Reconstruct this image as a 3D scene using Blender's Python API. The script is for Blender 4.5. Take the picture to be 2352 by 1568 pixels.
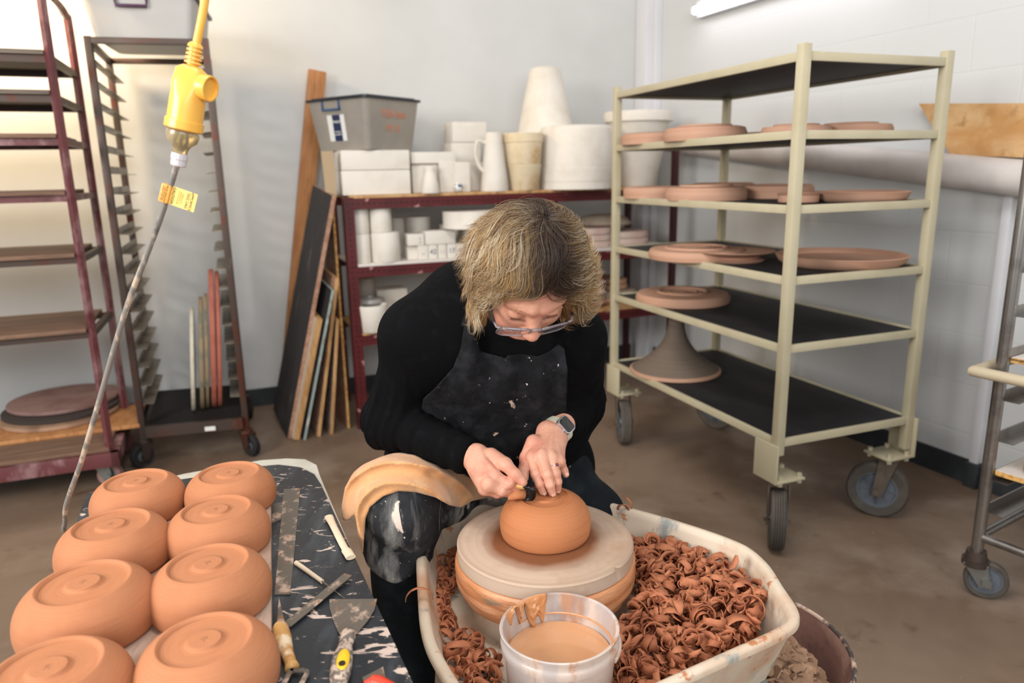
import bpy, bmesh, math, random
import numpy as np
from mathutils import Vector, Matrix, Euler, noise
random.seed(7); np.random.seed(7)
for o in list(bpy.data.objects): bpy.data.objects.remove(o)
SC = bpy.context.scene; COL = SC.collection
PI = math.pi

# ------------------------------------------------------------------ camera
CF, CP, CR, CH = 1675.6, .2286, -.0196, 1.26
def cam_axes():
    cp, sp = math.cos(CP), math.sin(CP)
    F = Vector((0, cp, -sp)); X = Vector((1, 0, 0)); U = X.cross(F)
    cr, sr = math.cos(CR), math.sin(CR)
    return cr*X + sr*U, -sr*X + cr*U, F
CX, CU, CFW = cam_axes()
cd = bpy.data.cameras.new('camera'); cam = bpy.data.objects.new('camera', cd); COL.objects.link(cam)
cd.sensor_width = 36; cd.lens = CF*36/2352; cd.clip_start = .05; cd.clip_end = 40
cam.matrix_world = Matrix(((CX.x, CU.x, -CFW.x, 0), (CX.y, CU.y, -CFW.y, 0), (CX.z, CU.z, -CFW.z, CH), (0, 0, 0, 1)))
cd.dof.use_dof = True; cd.dof.focus_distance = 1.33; cd.dof.aperture_fstop = 3.2
SC.camera = cam

# ------------------------------------------------------------------ light
SC.view_settings.view_transform = 'Standard'; SC.view_settings.look = 'None'
SC.view_settings.gamma = 1; SC.view_settings.use_curve_mapping = False
SC.view_settings.exposure = 0.37
w = bpy.data.worlds.new('world'); SC.world = w; w.use_nodes = True
w.node_tree.nodes['Background'].inputs[0].default_value = (.9, .96, 1, 1)
w.node_tree.nodes['Background'].inputs[1].default_value = .46
def area(name, loc, target, size, power, col=(1, 1, 1), spread=180):
    l = bpy.data.lights.new(name, 'AREA'); l.shape = 'RECTANGLE'; l.size, l.size_y = size
    l.energy = power; l.color = col; l.spread = math.radians(spread)
    o = bpy.data.objects.new(name, l); COL.objects.link(o); o.location = loc
    o.rotation_euler = (Vector(target)-Vector(loc)).to_track_quat('-Z', 'Y').to_euler()
    return o
area('assumed_window_light', (-2.6, -.7, 2.15), (.15, 1.9, .6), (1.5, 1.2), 98, (1, .965, .925))  # key light for an unseen window, assumed from shadows falling to the right
area('assumed_warm_lamp', (-2.35, 2.75, 2.5), (-2.5, 4.0, 1.7), (.5, .3), 38, (1, .76, .46))  # unseen lamp, assumed; area light added for the warm glare at upper left
area('overhead_fill_light', (-.1, .9, 3.1), (1.3, 2.6, .6), (1.8, .5), 34, (1, .97, .96))  # overhead fill, added to brighten the right wall
area('rear_fill_light', (1.0, -2.0, 2.2), (.3, 2.5, .7), (2.2, 1.4), 56, (.97, .99, .99))  # unseen fill light added behind the camera

# ------------------------------------------------------------------ geometry helpers
def ray(px, py): return CX*((px-1176)/CF) - CU*((py-784)/CF) + CFW
def P(px, py, z):
    d = ray(px, py); return Vector((0, 0, CH)) + d*((z-CH)/d.z)
def PY(px, py, y):
    d = ray(px, py); return Vector((0, 0, CH)) + d*(y/d.y)
def PP(px, py, p0, n):
    d = ray(px, py); o = Vector((0, 0, CH)); return o + d*((Vector(p0)-o).dot(n)/d.dot(n))
def V(*a): return Vector(a)
def lerp(a, b, t): return a + (b-a)*t

def tag(o, label=None, cat=None, group=None, kind=None):
    if label: o['label'] = label
    if cat: o['category'] = cat
    if group: o['group'] = group
    if kind: o['kind'] = kind
    return o
def thing(name, loc, label, cat, group=None, rz=0, rot=None):
    o = bpy.data.objects.new(name, None); COL.objects.link(o); o.empty_display_size = .05
    o.location = loc; o.rotation_euler = rot if rot else (0, 0, rz)
    o.matrix_basis = Matrix.Translation(Vector(loc)) @ (Euler(rot).to_matrix().to_4x4() if rot else Matrix.Rotation(rz, 4, 'Z'))
    return tag(o, label, cat, group)
def chain(o):
    m = o.matrix_basis.copy()
    while o.parent: o = o.parent; m = o.matrix_basis @ m
    return m
def obj(name, bm, mat, parent=None, world=False, smooth=True, label=None, angle=40):
    if isinstance(bm, bmesh.types.BMesh):
        me = bpy.data.meshes.new(name); bm.normal_update(); bm.to_mesh(me); bm.free()
    else: me = bm
    if world and parent: me.transform(chain(parent).inverted())
    mats = mat if isinstance(mat, (list, tuple)) else [mat]
    for m in mats: me.materials.append(m)
    if smooth:
        me.shade_smooth()
        if angle < 180:
            try: me.set_sharp_from_angle(angle=math.radians(angle))
            except Exception: pass
    o = bpy.data.objects.new(name, me); COL.objects.link(o)
    if parent: o.parent = parent
    if label: o['label'] = label
    return o
def struct(name, bm, mat, **k):
    o = obj(name, bm, mat, **k); o['kind'] = 'structure'; return o
def children(o): return [c for c in bpy.data.objects if c.parent == o]
def dup(root, mat=None, label=None, group=None):
    c = root.copy(); COL.objects.link(c)
    if mat is not None: c.matrix_basis = mat
    if label: c['label'] = label
    if group: c['group'] = group
    for ch in children(root):
        d = ch.copy(); COL.objects.link(d); d.parent = c
        for g in children(ch):
            e = g.copy(); COL.objects.link(e); e.parent = d
    return c

def BM(): return bmesh.new()
def addv(bm, verts, faces, mi=0):
    vs = [bm.verts.new(v) for v in verts]
    for f in faces:
        try: bm.faces.new([vs[i] for i in f]).material_index = mi
        except ValueError: pass
    return vs
def box(bm, lo, hi, M=None, bev=0, mi=0):
    lo, hi = Vector(lo), Vector(hi); c = (lo+hi)/2; s = hi-lo
    if bev:
        t = bmesh.new(); bmesh.ops.create_cube(t, size=1)
        for v in t.verts: v.co = Vector((v.co.x*s.x, v.co.y*s.y, v.co.z*s.z)) + c
        bmesh.ops.bevel(t, geom=t.edges[:], offset=min(bev, min(s)*.45), segments=2, affect='EDGES', profile=.6)
        vs = [v.co.copy() for v in t.verts]; fs = [[v.index for v in f.verts] for f in t.faces]; t.free()
    else:
        vs = [Vector((x, y, z)) for x in (lo.x, hi.x) for y in (lo.y, hi.y) for z in (lo.z, hi.z)]
        fs = [(0, 1, 3, 2), (4, 6, 7, 5), (0, 4, 5, 1), (2, 3, 7, 6), (0, 2, 6, 4), (1, 5, 7, 3)]
    if M is not None: vs = [M @ v for v in vs]
    addv(bm, vs, fs, mi)
def frame_to(d, up=None):
    d = Vector(d).normalized(); up = Vector(up) if up else (Vector((0, 0, 1)) if abs(d.z) < .95 else Vector((1, 0, 0)))
    x = up.cross(d).normalized(); y = d.cross(x)
    return x, y, d
def bar(bm, a, b, w, h, up=None, bev=0, mi=0):
    a, b = Vector(a), Vector(b); x, y, d = frame_to(b-a, up); L = (b-a).length
    M = Matrix(((x.x, y.x, d.x, a.x), (x.y, y.y, d.y, a.y), (x.z, y.z, d.z, a.z), (0, 0, 0, 1)))
    box(bm, (-w/2, -h/2, 0), (w/2, h/2, L), M, bev, mi)
def tube(bm, pts, r, seg=12, cap=True, closed=False, mi=0, flat=1.0, nrm=None):
    pts = [Vector(p) for p in pts]; n = len(pts); rings = []
    rs = r if isinstance(r, (list, tuple)) else [r]*n
    prev = None
    for i, p in enumerate(pts):
        if closed: d = pts[(i+1) % n]-pts[i-1]
        else: d = (pts[min(i+1, n-1)]-pts[max(i-1, 0)])
        if d.length < 1e-9: d = Vector((0, 0, 1))
        d.normalize()
        if prev is None:
            u = Vector(nrm) if nrm else (Vector((0, 0, 1)) if abs(d.z) < .9 else Vector((1, 0, 0)))
        else: u = prev
        u = (u - d*u.dot(d)); u = u.normalized() if u.length > 1e-6 else d.orthogonal().normalized()
        prev = u; v = d.cross(u)
        rings.append([bm.verts.new(p + u*math.cos(2*PI*k/seg)*rs[i]*flat + v*math.sin(2*PI*k/seg)*rs[i]) for k in range(seg)])
    m = n if closed else n-1
    for i in range(m):
        a, b = rings[i], rings[(i+1) % n]
        for k in range(seg):
            f = bm.faces.new((a[k], a[(k+1) % seg], b[(k+1) % seg], b[k])); f.material_index = mi
    if cap and not closed:
        bm.faces.new(rings[0][::-1]).material_index = mi; bm.faces.new(rings[-1]).material_index = mi
def cyl(bm, a, b, r, r2=None, seg=24, mi=0): tube(bm, [a, b], [r, r if r2 is None else r2], seg, mi=mi)
def lathe(bm, prof, seg=48, M=None, mi=0, caps=True, wob=None):
    rings = []
    for (r, z) in prof:
        if r < 1e-6:
            p = Vector((0, 0, z)); rings.append([bm.verts.new(M @ p if M is not None else p)])
        else:
            ring = []
            for k in range(seg):
                a = 2*PI*k/seg; rr = r*(1+(wob(a, z) if wob else 0))
                p = Vector((rr*math.cos(a), rr*math.sin(a), z)); ring.append(bm.verts.new(M @ p if M is not None else p))
            rings.append(ring)
    for a, b in zip(rings, rings[1:]):
        if len(a) == 1 and len(b) == 1: continue
        for k in range(seg):
            if len(a) == 1: f = (a[0], b[(k+1) % seg], b[k])
            elif len(b) == 1: f = (a[k], a[(k+1) % seg], b[0])
            else: f = (a[k], a[(k+1) % seg], b[(k+1) % seg], b[k])
            try: bm.faces.new(f).material_index = mi
            except ValueError: pass
    if caps:
        if len(rings[0]) > 1: bm.faces.new(rings[0][::-1]).material_index = mi
        if len(rings[-1]) > 1: bm.faces.new(rings[-1]).material_index = mi
def prism(bm, poly, z0, z1, M=None, mi=0, bev=0):
    t = bmesh.new(); n = len(poly)
    a = [t.verts.new((p[0], p[1], z0)) for p in poly]; b = [t.verts.new((p[0], p[1], z1)) for p in poly]
    t.faces.new(a[::-1]); t.faces.new(b)
    for i in range(n): t.faces.new((a[i], a[(i+1) % n], b[(i+1) % n], b[i]))
    bmesh.ops.recalc_face_normals(t, faces=t.faces[:])
    if bev: bmesh.ops.bevel(t, geom=t.edges[:], offset=bev, segments=2, affect='EDGES', profile=.6)
    t.verts.index_update()
    vs = [(M @ v.co) if M is not None else v.co.copy() for v in t.verts]; fs = [[v.index for v in f.verts] for f in t.faces]; t.free()
    addv(bm, vs, fs, mi)
def catmull(pts, k=8, closed=False):
    pts = [Vector(p) for p in pts]; n = len(pts); out = []
    for i in range(n if closed else n-1):
        p0 = pts[i-1] if (i > 0 or closed) else pts[0]*2-pts[1]
        p1 = pts[i]; p2 = pts[(i+1) % n]
        p3 = pts[(i+2) % n] if (closed or i+2 < n) else pts[-1]*2-pts[-2]
        for j in range(k):
            t = j/k
            out.append(.5*((2*p1)+(p2-p0)*t+(2*p0-5*p1+4*p2-p3)*t*t+(3*p1-p0-3*p2+p3)*t*t*t))
    if not closed: out.append(pts[-1])
    return out
def round_poly(w, h, r, seg=5, cx=0, cy=0):
    out = []
    for sx, sy, a0 in ((1, 1, 0), (-1, 1, 90), (-1, -1, 180), (1, -1, 270)):
        for i in range(seg+1):
            a = math.radians(a0+90*i/seg); out.append((cx+sx*(w/2-r)+r*math.cos(a), cy+sy*(h/2-r)+r*math.sin(a)))
    return out

# ------------------------------------------------------------------ materials
def lin(c):
    return tuple(((v/255)/12.92 if v/255 <= .04045 else ((v/255+.055)/1.055)**2.4) for v in c)
MATS = {}
def mat(name, rgb, rough=.6, metal=0, spots=(), bump=None, spec=.5, trans=0, ior=1.45, alpha=1, sheen=0, sss=0, emit=None, grain=None, coat=0, coords='Object'):
    m = bpy.data.materials.new(name); m.use_nodes = True; nt = m.node_tree; N = nt.nodes; L = nt.links
    b = N['Principled BSDF']
    def link_col(socket):
        L.new(socket, b.inputs['Base Color'])
    b.inputs['Base Color'].default_value = (*lin(rgb), 1); b.inputs['Roughness'].default_value = rough
    b.inputs['Metallic'].default_value = metal; b.inputs['Specular IOR Level'].default_value = spec
    b.inputs['Transmission Weight'].default_value = trans; b.inputs['IOR'].default_value = ior; b.inputs['Alpha'].default_value = alpha
    if sheen: b.inputs['Sheen Weight'].default_value = sheen; b.inputs['Sheen Roughness'].default_value = .5
    if sss:
        b.inputs['Subsurface Weight'].default_value = sss; b.inputs['Subsurface Radius'].default_value = (1, .35, .2); b.inputs['Subsurface Scale'].default_value = .006
    if coat: b.inputs['Coat Weight'].default_value = coat
    if emit: b.inputs['Emission Color'].default_value = (*lin(emit[0]), 1); b.inputs['Emission Strength'].default_value = emit[1]
    tc = None
    def coord(scale=(1, 1, 1)):
        nonlocal tc
        if tc is None: tc = N.new('ShaderNodeTexCoord')
        mp = N.new('ShaderNodeMapping'); mp.inputs['Scale'].default_value = scale; L.new(tc.outputs[coords], mp.inputs[0]); return mp.outputs[0]
    cur = None
    for s in spots:
        c2, sc, lo, hi = s[:4]; st = s[4] if len(s) > 4 else (1, 1, 1); det = s[5] if len(s) > 5 else 4; dist = s[6] if len(s) > 6 else 0
        n = N.new('ShaderNodeTexNoise'); n.inputs['Scale'].default_value = sc; n.inputs['Detail'].default_value = det; n.inputs['Roughness'].default_value = .6; n.inputs['Distortion'].default_value = dist
        L.new(coord(st), n.inputs['Vector'])
        mr = N.new('ShaderNodeMapRange'); mr.inputs[1].default_value = lo; mr.inputs[2].default_value = hi; L.new(n.outputs[0], mr.inputs[0])
        mx = N.new('ShaderNodeMix'); mx.data_type = 'RGBA'
        if cur is None: mx.inputs[6].default_value = (*lin(rgb), 1)
        else: L.new(cur, mx.inputs[6])
        mx.inputs[7].default_value = (*lin(c2), 1); L.new(mr.outputs[0], mx.inputs[0]); cur = mx.outputs[2]
    if cur is not None: link_col(cur)
    if bump:
        sc, st = bump[:2]; stretch = bump[2] if len(bump) > 2 else (1, 1, 1)
        n = N.new('ShaderNodeTexNoise'); n.inputs['Scale'].default_value = sc; n.inputs['Detail'].default_value = 5
        L.new(coord(stretch), n.inputs['Vector']); bp = N.new('ShaderNodeBump'); bp.inputs['Strength'].default_value = st; bp.inputs['Distance'].default_value = .004
        L.new(n.outputs[0], bp.inputs['Height']); L.new(bp.outputs[0], b.inputs['Normal'])
    MATS[name] = m
    return m

def ring_mat(name, rgb, c2, scale=260, strength=.25, extra=(), rough=.75):
    """lathe-turned clay: fine horizontal throwing lines along local z / radius"""
    m = mat(name, rgb, rough, spots=extra); nt = m.node_tree; N = nt.nodes; L = nt.links; b = N['Principled BSDF']
    tc = N.new('ShaderNodeTexCoord'); sep = N.new('ShaderNodeSeparateXYZ'); L.new(tc.outputs['Object'], sep.inputs[0])
    ln = N.new('ShaderNodeMath'); ln.operation = 'MULTIPLY'; L.new(sep.outputs[0], ln.inputs[0]); L.new(sep.outputs[0], ln.inputs[1])
    l2 = N.new('ShaderNodeMath'); l2.operation = 'MULTIPLY'; L.new(sep.outputs[1], l2.inputs[0]); L.new(sep.outputs[1], l2.inputs[1])
    ad = N.new('ShaderNodeMath'); ad.operation = 'ADD'; L.new(ln.outputs[0], ad.inputs[0]); L.new(l2.outputs[0], ad.inputs[1])
    sq = N.new('ShaderNodeMath'); sq.operation = 'SQRT'; L.new(ad.outputs[0], sq.inputs[0])
    sub = N.new('ShaderNodeMath'); sub.operation = 'SUBTRACT'; L.new(sq.outputs[0], sub.inputs[0]); L.new(sep.outputs[2], sub.inputs[1])
    at = N.new('ShaderNodeMath'); at.operation = 'ARCTAN2'; L.new(sep.outputs[1], at.inputs[0]); L.new(sep.outputs[0], at.inputs[1])
    cb = N.new('ShaderNodeCombineXYZ'); L.new(sub.outputs[0], cb.inputs[0])
    sm = N.new('ShaderNodeMath'); sm.operation = 'SINE'; L.new(at.outputs[0], sm.inputs[0])
    m3 = N.new('ShaderNodeMath'); m3.operation = 'MULTIPLY'; m3.inputs[1].default_value = .0022; L.new(sm.outputs[0], m3.inputs[0]); L.new(m3.outputs[0], cb.inputs[1])
    n = N.new('ShaderNodeTexNoise'); n.inputs['Scale'].default_value = scale; n.inputs['Detail'].default_value = 3; L.new(cb.outputs[0], n.inputs['Vector'])
    bp = N.new('ShaderNodeBump'); bp.inputs['Strength'].default_value = strength; bp.inputs['Distance'].default_value = .0012; L.new(n.outputs[0], bp.inputs['Height']); L.new(bp.outputs[0], b.inputs['Normal'])
    n2 = N.new('ShaderNodeTexNoise'); n2.inputs['Scale'].default_value = scale*.35; n2.inputs['Detail'].default_value = 2; L.new(cb.outputs[0], n2.inputs['Vector'])
    mr = N.new('ShaderNodeMapRange'); mr.inputs[1].default_value = .4; mr.inputs[2].default_value = .68; L.new(n2.outputs[0], mr.inputs[0])
    mx = N.new('ShaderNodeMix'); mx.data_type = 'RGBA'
    lk = b.inputs['Base Color'].links
    if lk: L.new(lk[0].from_socket, mx.inputs[6])
    else: mx.inputs[6].default_value = (*lin(rgb), 1)
    mx.inputs[7].default_value = (*lin(c2), 1); L.new(mr.outputs[0], mx.inputs[0]); L.new(mx.outputs[2], b.inputs['Base Color'])
    return m

m_wall = mat('painted_plaster', (206, 207, 206), .55, spots=[((197, 198, 197), 1.3, .4, .7)], bump=(60, .05))
m_floor = mat('worn_concrete', (132, 112, 95), .5, spots=[((104, 84, 68), 1.1, .4, .65, (1, 1, 1), 6, .6), ((150, 134, 118), 2.2, .5, .75, (1, 1, 1), 8), ((96, 74, 58), 7, .62, .75), ((165, 150, 132), 60, .68, .74)], bump=(50, .12))
m_rubber_skirt = mat('dark_skirting_rubber', (42, 46, 50), .5, spots=[((70, 74, 76), 5, .5, .8)])
m_cream = mat('cream_enamel_steel', (184, 175, 148), .42, spots=[((172, 162, 133), 6, .45, .8)], bump=(90, .04))
m_shelf_black = mat('scuffed_black_board', (31, 30, 32), .62, spec=.3, spots=[((56, 54, 56), 5, .45, .8, (1, .3, 1), 6)], bump=(60, .05))
m_bowl = ring_mat('leather_hard_clay', (182, 121, 84), (174, 112, 75), 1500, .14, extra=[((170, 107, 70), 14, .5, .8)])
m_bowl_wet = ring_mat('freshly_trimmed_clay', (184, 119, 76), (174, 107, 66), 1400, .18)
m_bisque = ring_mat('drying_terracotta', (184, 144, 121), (176, 134, 110), 140, .15, extra=[((174, 130, 108), 8, .5, .8)])
m_bisque_dark = ring_mat('unfired_grey_brown_clay', (108, 95, 84), (100, 87, 76), 160, .15)
m_shaving = mat('clay_shaving', (178, 112, 78), .72, spots=[((154, 92, 62), 30, .4, .7)], bump=(220, .25))
m_shaving_b = mat('darker_clay_shaving', (160, 96, 64), .75, spots=[((136, 76, 50), 30, .4, .7)], bump=(220, .25))
m_scrap = mat('dry_clay_scrap', (166, 132, 106), .9, spots=[((136, 104, 82), 16, .4, .7)], bump=(90, .4))
m_maroon = mat('maroon_painted_steel', (106, 58, 60), .42, spots=[((160, 128, 128), 9, .50, .66, (1, 1, .5), 8), ((70, 30, 32), 5, .5, .7)], bump=(120, .1))
m_redshelf = mat('dark_red_angle_steel', (112, 24, 28), .4, spots=[((84, 20, 22), 7, .5, .7), ((176, 130, 128), 16, .69, .73)], bump=(120, .06))
m_darksteel = mat('rusty_dark_steel', (78, 66, 60), .45, .5, spots=[((92, 54, 42), 8, .5, .65), ((112, 104, 94), 12, .62, .75)], bump=(120, .1))
m_runner = mat('bare_steel_runner', (150, 142, 128), .4, .45, spots=[((108, 98, 86), 10, .45, .65)])
m_blackwire = mat('black_wire', (36, 32, 30), .45, .4)
m_stainless = mat('clay_spattered_stainless', (150, 146, 142), .28, .9, spots=[((205, 190, 175), 110, .66, .7), ((96, 90, 86), 6, .5, .7)])
m_rubber = mat('grey_rubber_tyre', (74, 68, 62), .8, spots=[((96, 88, 80), 12, .45, .7)])
m_rubber_black = mat('black_rubber_tyre', (34, 32, 32), .7, spots=[((80, 74, 68), 14, .6, .7)])
m_hub = mat('blue_grey_hub', (98, 104, 112), .5, .2, spots=[((70, 76, 84), 10, .5, .7)])
m_zinc = mat('zinc_plate', (132, 132, 128), .4, .7, spots=[((100, 88, 76), 12, .55, .7)])
m_white_plaster = mat('plaster_mould', (220, 214, 204), .8, spots=[((206, 198, 184), 8, .45, .75)], bump=(70, .06))
m_yellow_plaster = mat('stained_old_plaster', (214, 198, 168), .8, spots=[((186, 150, 104), 7, .5, .68), ((206, 186, 150), 20, .5, .7)], bump=(70, .1))
def wood(name, a, b, st=(14, 1, 14), sc=3, rough=.65): return mat(name, a, rough, spots=[(b, sc, .4, .62, st, 5, .8), (tuple(int(v*.85) for v in b), sc*3, .58, .75, st, 3)], bump=(sc*6, .1, st))
m_pine = wood('knotty_pine', (190, 136, 86), (166, 108, 62), (12, 12, 1))
m_plyedge = wood('plywood_edge', (200, 160, 110), (170, 124, 78), (14, 14, 1))
m_ply = wood('plywood_face', (214, 178, 132), (190, 142, 88), (4.5, 1, 2.2), 2.2)
m_shelfwood = wood('grimy_ware_board', (134, 104, 84), (104, 78, 62), (1, 12, 12))
m_greywood = wood('weathered_grey_board', (130, 118, 106), (100, 88, 78), (1, 12, 12))
m_bench = wood('clay_dusted_ware_board', (178, 156, 142), (158, 122, 98), (9, 1.2, 9), 3)
m_clear = mat('clouded_clear_plastic', (190, 182, 170), .35, trans=.45, spots=[((176, 168, 160), 5, .45, .7)], spec=.4)
m_clear2 = mat('milky_plastic', (216, 214, 210), .4, trans=.35)
m_navy = mat('navy_plastic', (28, 34, 44), .4)
m_blue = mat('blue_clip', (52, 84, 120), .4)
m_purple = mat('purple_plastic', (70, 44, 72), .4)
m_cream_plastic = mat('cream_splash_pan', (204, 188, 168), .5, spots=[((186, 150, 122), 6, .46, .66), ((138, 142, 138), 16, .58, .68, (1, 1, .6), 8), ((176, 116, 78), 22, .62, .66, (1, 1, 1), 8), ((160, 98, 62), 80, .68, .72)], bump=(80, .1))
m_cream_leg = mat('grey_green_cast_metal', (128, 138, 134), .45, .3)
m_bat = ring_mat('dusty_plaster_bat', (190, 165, 146), (168, 142, 122), 120, .2, extra=[((172, 142, 118), 9, .5, .7)])
m_slipring = mat('slip_coated_ring', (190, 126, 84), .45, spots=[((206, 150, 112), 10, .45, .65, (1, 1, 5)), ((140, 120, 100), 6, .64, .7, (1, 1, 5))], bump=(40, .4, (1, 1, 5)))
m_slip = mat('wet_slip', (200, 140, 94), .25, spots=[((176, 116, 74), 20, .5, .7)], bump=(50, .6))
m_slipwater = mat('slip_water', (200, 152, 114), .05, spots=[((190, 138, 98), 6, .4, .7)], spec=.6)
m_bucket = mat('smeared_translucent_bucket', (204, 192, 188), .3, trans=.3, spots=[((226, 208, 196), 14, .48, .56, (1, 1, .3), 8, .8), ((206, 154, 118), 10, .56, .62, (1, 1, .35), 8, .6), ((150, 146, 150), 9, .60, .72, (1, 1, .4))], bump=(50, .15))
m_black_top = mat('black_painted_worktop', (40, 43, 48), .38, spots=[((70, 76, 82), 4, .5, .7, (6, 1, 1), 6), ((196, 176, 164), 12, .60, .63, (1, 2.4, 1), 8, 1.6), ((205, 185, 172), 60, .66, .70)], bump=(50, .2))
m_creamtop = mat('cream_laminate', (200, 196, 184), .5, spots=[((180, 170, 152), 6, .5, .7)])
m_toolsteel = mat('clay_smeared_steel', (112, 104, 96), .4, .5, spots=[((196, 172, 156), 28, .52, .6, (1, 1, 1), 8), ((150, 112, 84), 50, .6, .66)], bump=(80, .2))
m_boxwood = mat('pale_boxwood', (220, 202, 176), .5)
m_toolwood = mat('worn_varnished_wood', (196, 148, 88), .4, spots=[((226, 206, 176), 30, .5, .62, (1, 1, .3)), ((150, 100, 50), 20, .6, .7)])
m_speckled = mat('clay_speckled_grip', (112, 100, 92), .6, spots=[((196, 176, 160), 90, .46, .56), ((50, 44, 42), 120, .6, .66)], bump=(160, .3))
m_yellow = mat('yellow_plastic', (244, 184, 78), .35, spots=[((230, 146, 74), 9, .62, .72)], coat=.2)
m_yellow_soft = mat('yellow_inlay', (236, 190, 40), .4)
m_greycable = mat('grey_cable', (128, 124, 118), .45, spots=[((186, 168, 148), 60, .52, .62, (1, 1, .4)), ((96, 94, 92), 30, .6, .7)])
m_whitecap = mat('grey_white_gland', (206, 200, 204), .4)
m_tag = mat('yellow_tag', (248, 214, 120), .5)
m_tag2 = mat('orange_tag_end', (240, 170, 80), .5)
m_ink = mat('black_print', (40, 30, 24), .6)
m_inkred = mat('faded_orange_print', (214, 130, 60), .6)
m_blueink = mat('blue_ink', (50, 66, 100), .6)
m_orangeink = mat('orange_crayon', (206, 124, 88), .7)
m_white = mat('white_label', (222, 222, 218), .5)
m_red = mat('red_plastic', (206, 64, 44), .35)
m_white_pipe = mat('white_pipe', (206, 200, 196), .5, spots=[((190, 180, 176), 3, .45, .7)])
m_whitepaint = mat('white_gloss_paint', (214, 214, 218), .4)
m_black_metal = mat('black_tool_steel', (22, 22, 24), .35, .3, spots=[((196, 176, 160), 90, .66, .7)])
m_particle = mat('particleboard_edge', (208, 164, 96), .8, spots=[((170, 120, 60), 80, .45, .6)], bump=(150, .5))
m_melamine = mat('white_melamine', (214, 206, 198), .5)
# ------------------------------------------------------------------ room shell
A1, A2 = math.radians(22), math.radians(23.5)
W0 = V(-1.48, 3.925, 0); UB = V(math.cos(A1), math.sin(A1), 0); NB = V(math.sin(A1), -math.cos(A1), 0)
R0 = V(1.832, 2.733, 0); UR = V(-math.sin(A2), math.cos(A2), 0); NR = V(-math.cos(A2), -math.sin(A2), 0)
def isect():
    a = np.array([[UB.x, -UR.x], [UB.y, -UR.y]]); t = np.linalg.solve(a, np.array([R0.x-W0.x, R0.y-W0.y])); return W0 + UB*float(t[0]), float(t[0]), float(t[1])
CORNER, TB, TR = isect()
HC = 3.3
def fmat(o, x, z=V(0, 0, 1)):   # frame: local x along x, z up, y = z cross x
    x = x.normalized(); y = z.cross(x); return Matrix(((x.x, y.x, z.x, o.x), (x.y, y.y, z.y, o.y), (x.z, y.z, z.z, o.z), (0, 0, 0, 1)))
MB_ = fmat(W0, UB)          # local +y points behind the back wall
MRW = fmat(R0, -UR)         # local x runs towards the viewer; +y points behind the wall
bm = BM(); box(bm, (-3.2, 0, 0), (TB+.05, .12, HC), MB_); struct('wall_back', bm, m_wall, smooth=False)
# block wall with faint joints
m_block = mat('painted_block', (206, 208, 208), .5, bump=(60, .05)); nt = m_block.node_tree
br = nt.nodes.new('ShaderNodeTexBrick'); tc = nt.nodes.new('ShaderNodeTexCoord'); sp = nt.nodes.new('ShaderNodeSeparateXYZ'); cb = nt.nodes.new('ShaderNodeCombineXYZ')
nt.links.new(tc.outputs['Object'], sp.inputs[0]); nt.links.new(sp.outputs[0], cb.inputs[0]); nt.links.new(sp.outputs[2], cb.inputs[1]); nt.links.new(cb.outputs[0], br.inputs[0])
br.inputs['Scale'].default_value = 1; br.inputs['Brick Width'].default_value = .4; br.inputs['Row Height'].default_value = .1993; br.inputs['Mortar Size'].default_value = .004; br.inputs['Mortar Smooth'].default_value = .5
br.inputs['Color1'].default_value = (1, 1, 1, 1); br.inputs['Color2'].default_value = (1, 1, 1, 1); br.inputs['Mortar'].default_value = (0, 0, 0, 1)
bp = nt.nodes.new('ShaderNodeBump'); bp.inputs['Strength'].default_value = .35; bp.inputs['Distance'].default_value = .003
nt.links.new(br.outputs[0], bp.inputs['Height']); nt.links.new(bp.outputs[0], nt.nodes['Principled BSDF'].inputs['Normal'])
bm = BM(); box(bm, (-TR-.05, 0, 0), (3.4, .12, HC)); o = struct('wall_right', bm, m_block, smooth=False); o.matrix_world = MRW
bm = BM(); box(bm, (-6, -3.5, -.1), (4.5, 7, 0)); struct('floor', bm, m_floor, smooth=False)
bm = BM(); box(bm, (-6, -3.5, HC), (4.5, 7, HC+.1)); struct('ceiling', bm, m_wall, smooth=False)
bm = BM(); box(bm, (-3.2, -.012, 0), (TB, 0, .1), MB_); struct('baseboard_back', bm, m_rubber_skirt, smooth=False)
bm = BM(); box(bm, (-TR, -.012, 0), (3.4, 0, .1), MRW); struct('baseboard_right', bm, m_rubber_skirt, smooth=False)
# boxed column in the corner, conduit strip further along
bm = BM(); box(bm, (-TR, -.1, 0), (-TR+.12, 0, HC), MRW, .006); box(bm, (-TR+.12, -.05, 0), (-TR+.145, 0, HC), MRW, .004); struct('trim_1', bm, m_whitepaint)
bm = BM(); box(bm, (.008, -.028, .1), (.042, 0, 1.2), MRW, .004); box(bm, (.0, -.04, 0), (.055, 0, .1), MRW, .004, mi=1); struct('trim_2', bm, [m_whitepaint, m_rubber_skirt])
# plaster board joint on back wall
def onR(px, py, off=0):   # point on the right wall pushed off it
    return PP(px, py, R0+NR*off, NR)
def onB(px, py, off=0): return PP(px, py, W0+NB*off, NB)

# fluorescent batten on the right wall
a = onR(1597, 38, .07); a.z = 2.11
f = thing('fluorescent_light', a, 'glowing white fluorescent tube light high on the block wall', 'light')
f.matrix_basis = fmat(a, -UR)
m_tube = mat('lit_tube', (255, 250, 255), .4, emit=((255, 246, 255), 8))
bm = BM(); cyl(bm, (0, 0, 0), (1.25, 0, 0), .02); obj('tube', bm, m_tube, f)
bm = BM(); box(bm, (-.03, .022, -.035), (1.3, .068, .05), bev=.006); box(bm, (-.03, -.018, -.02), (-.005, .03, .02), bev=.004); box(bm, (1.255, -.018, -.02), (1.28, .03, .02), bev=.004); obj('batten', bm, m_whitepaint, f)

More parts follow.
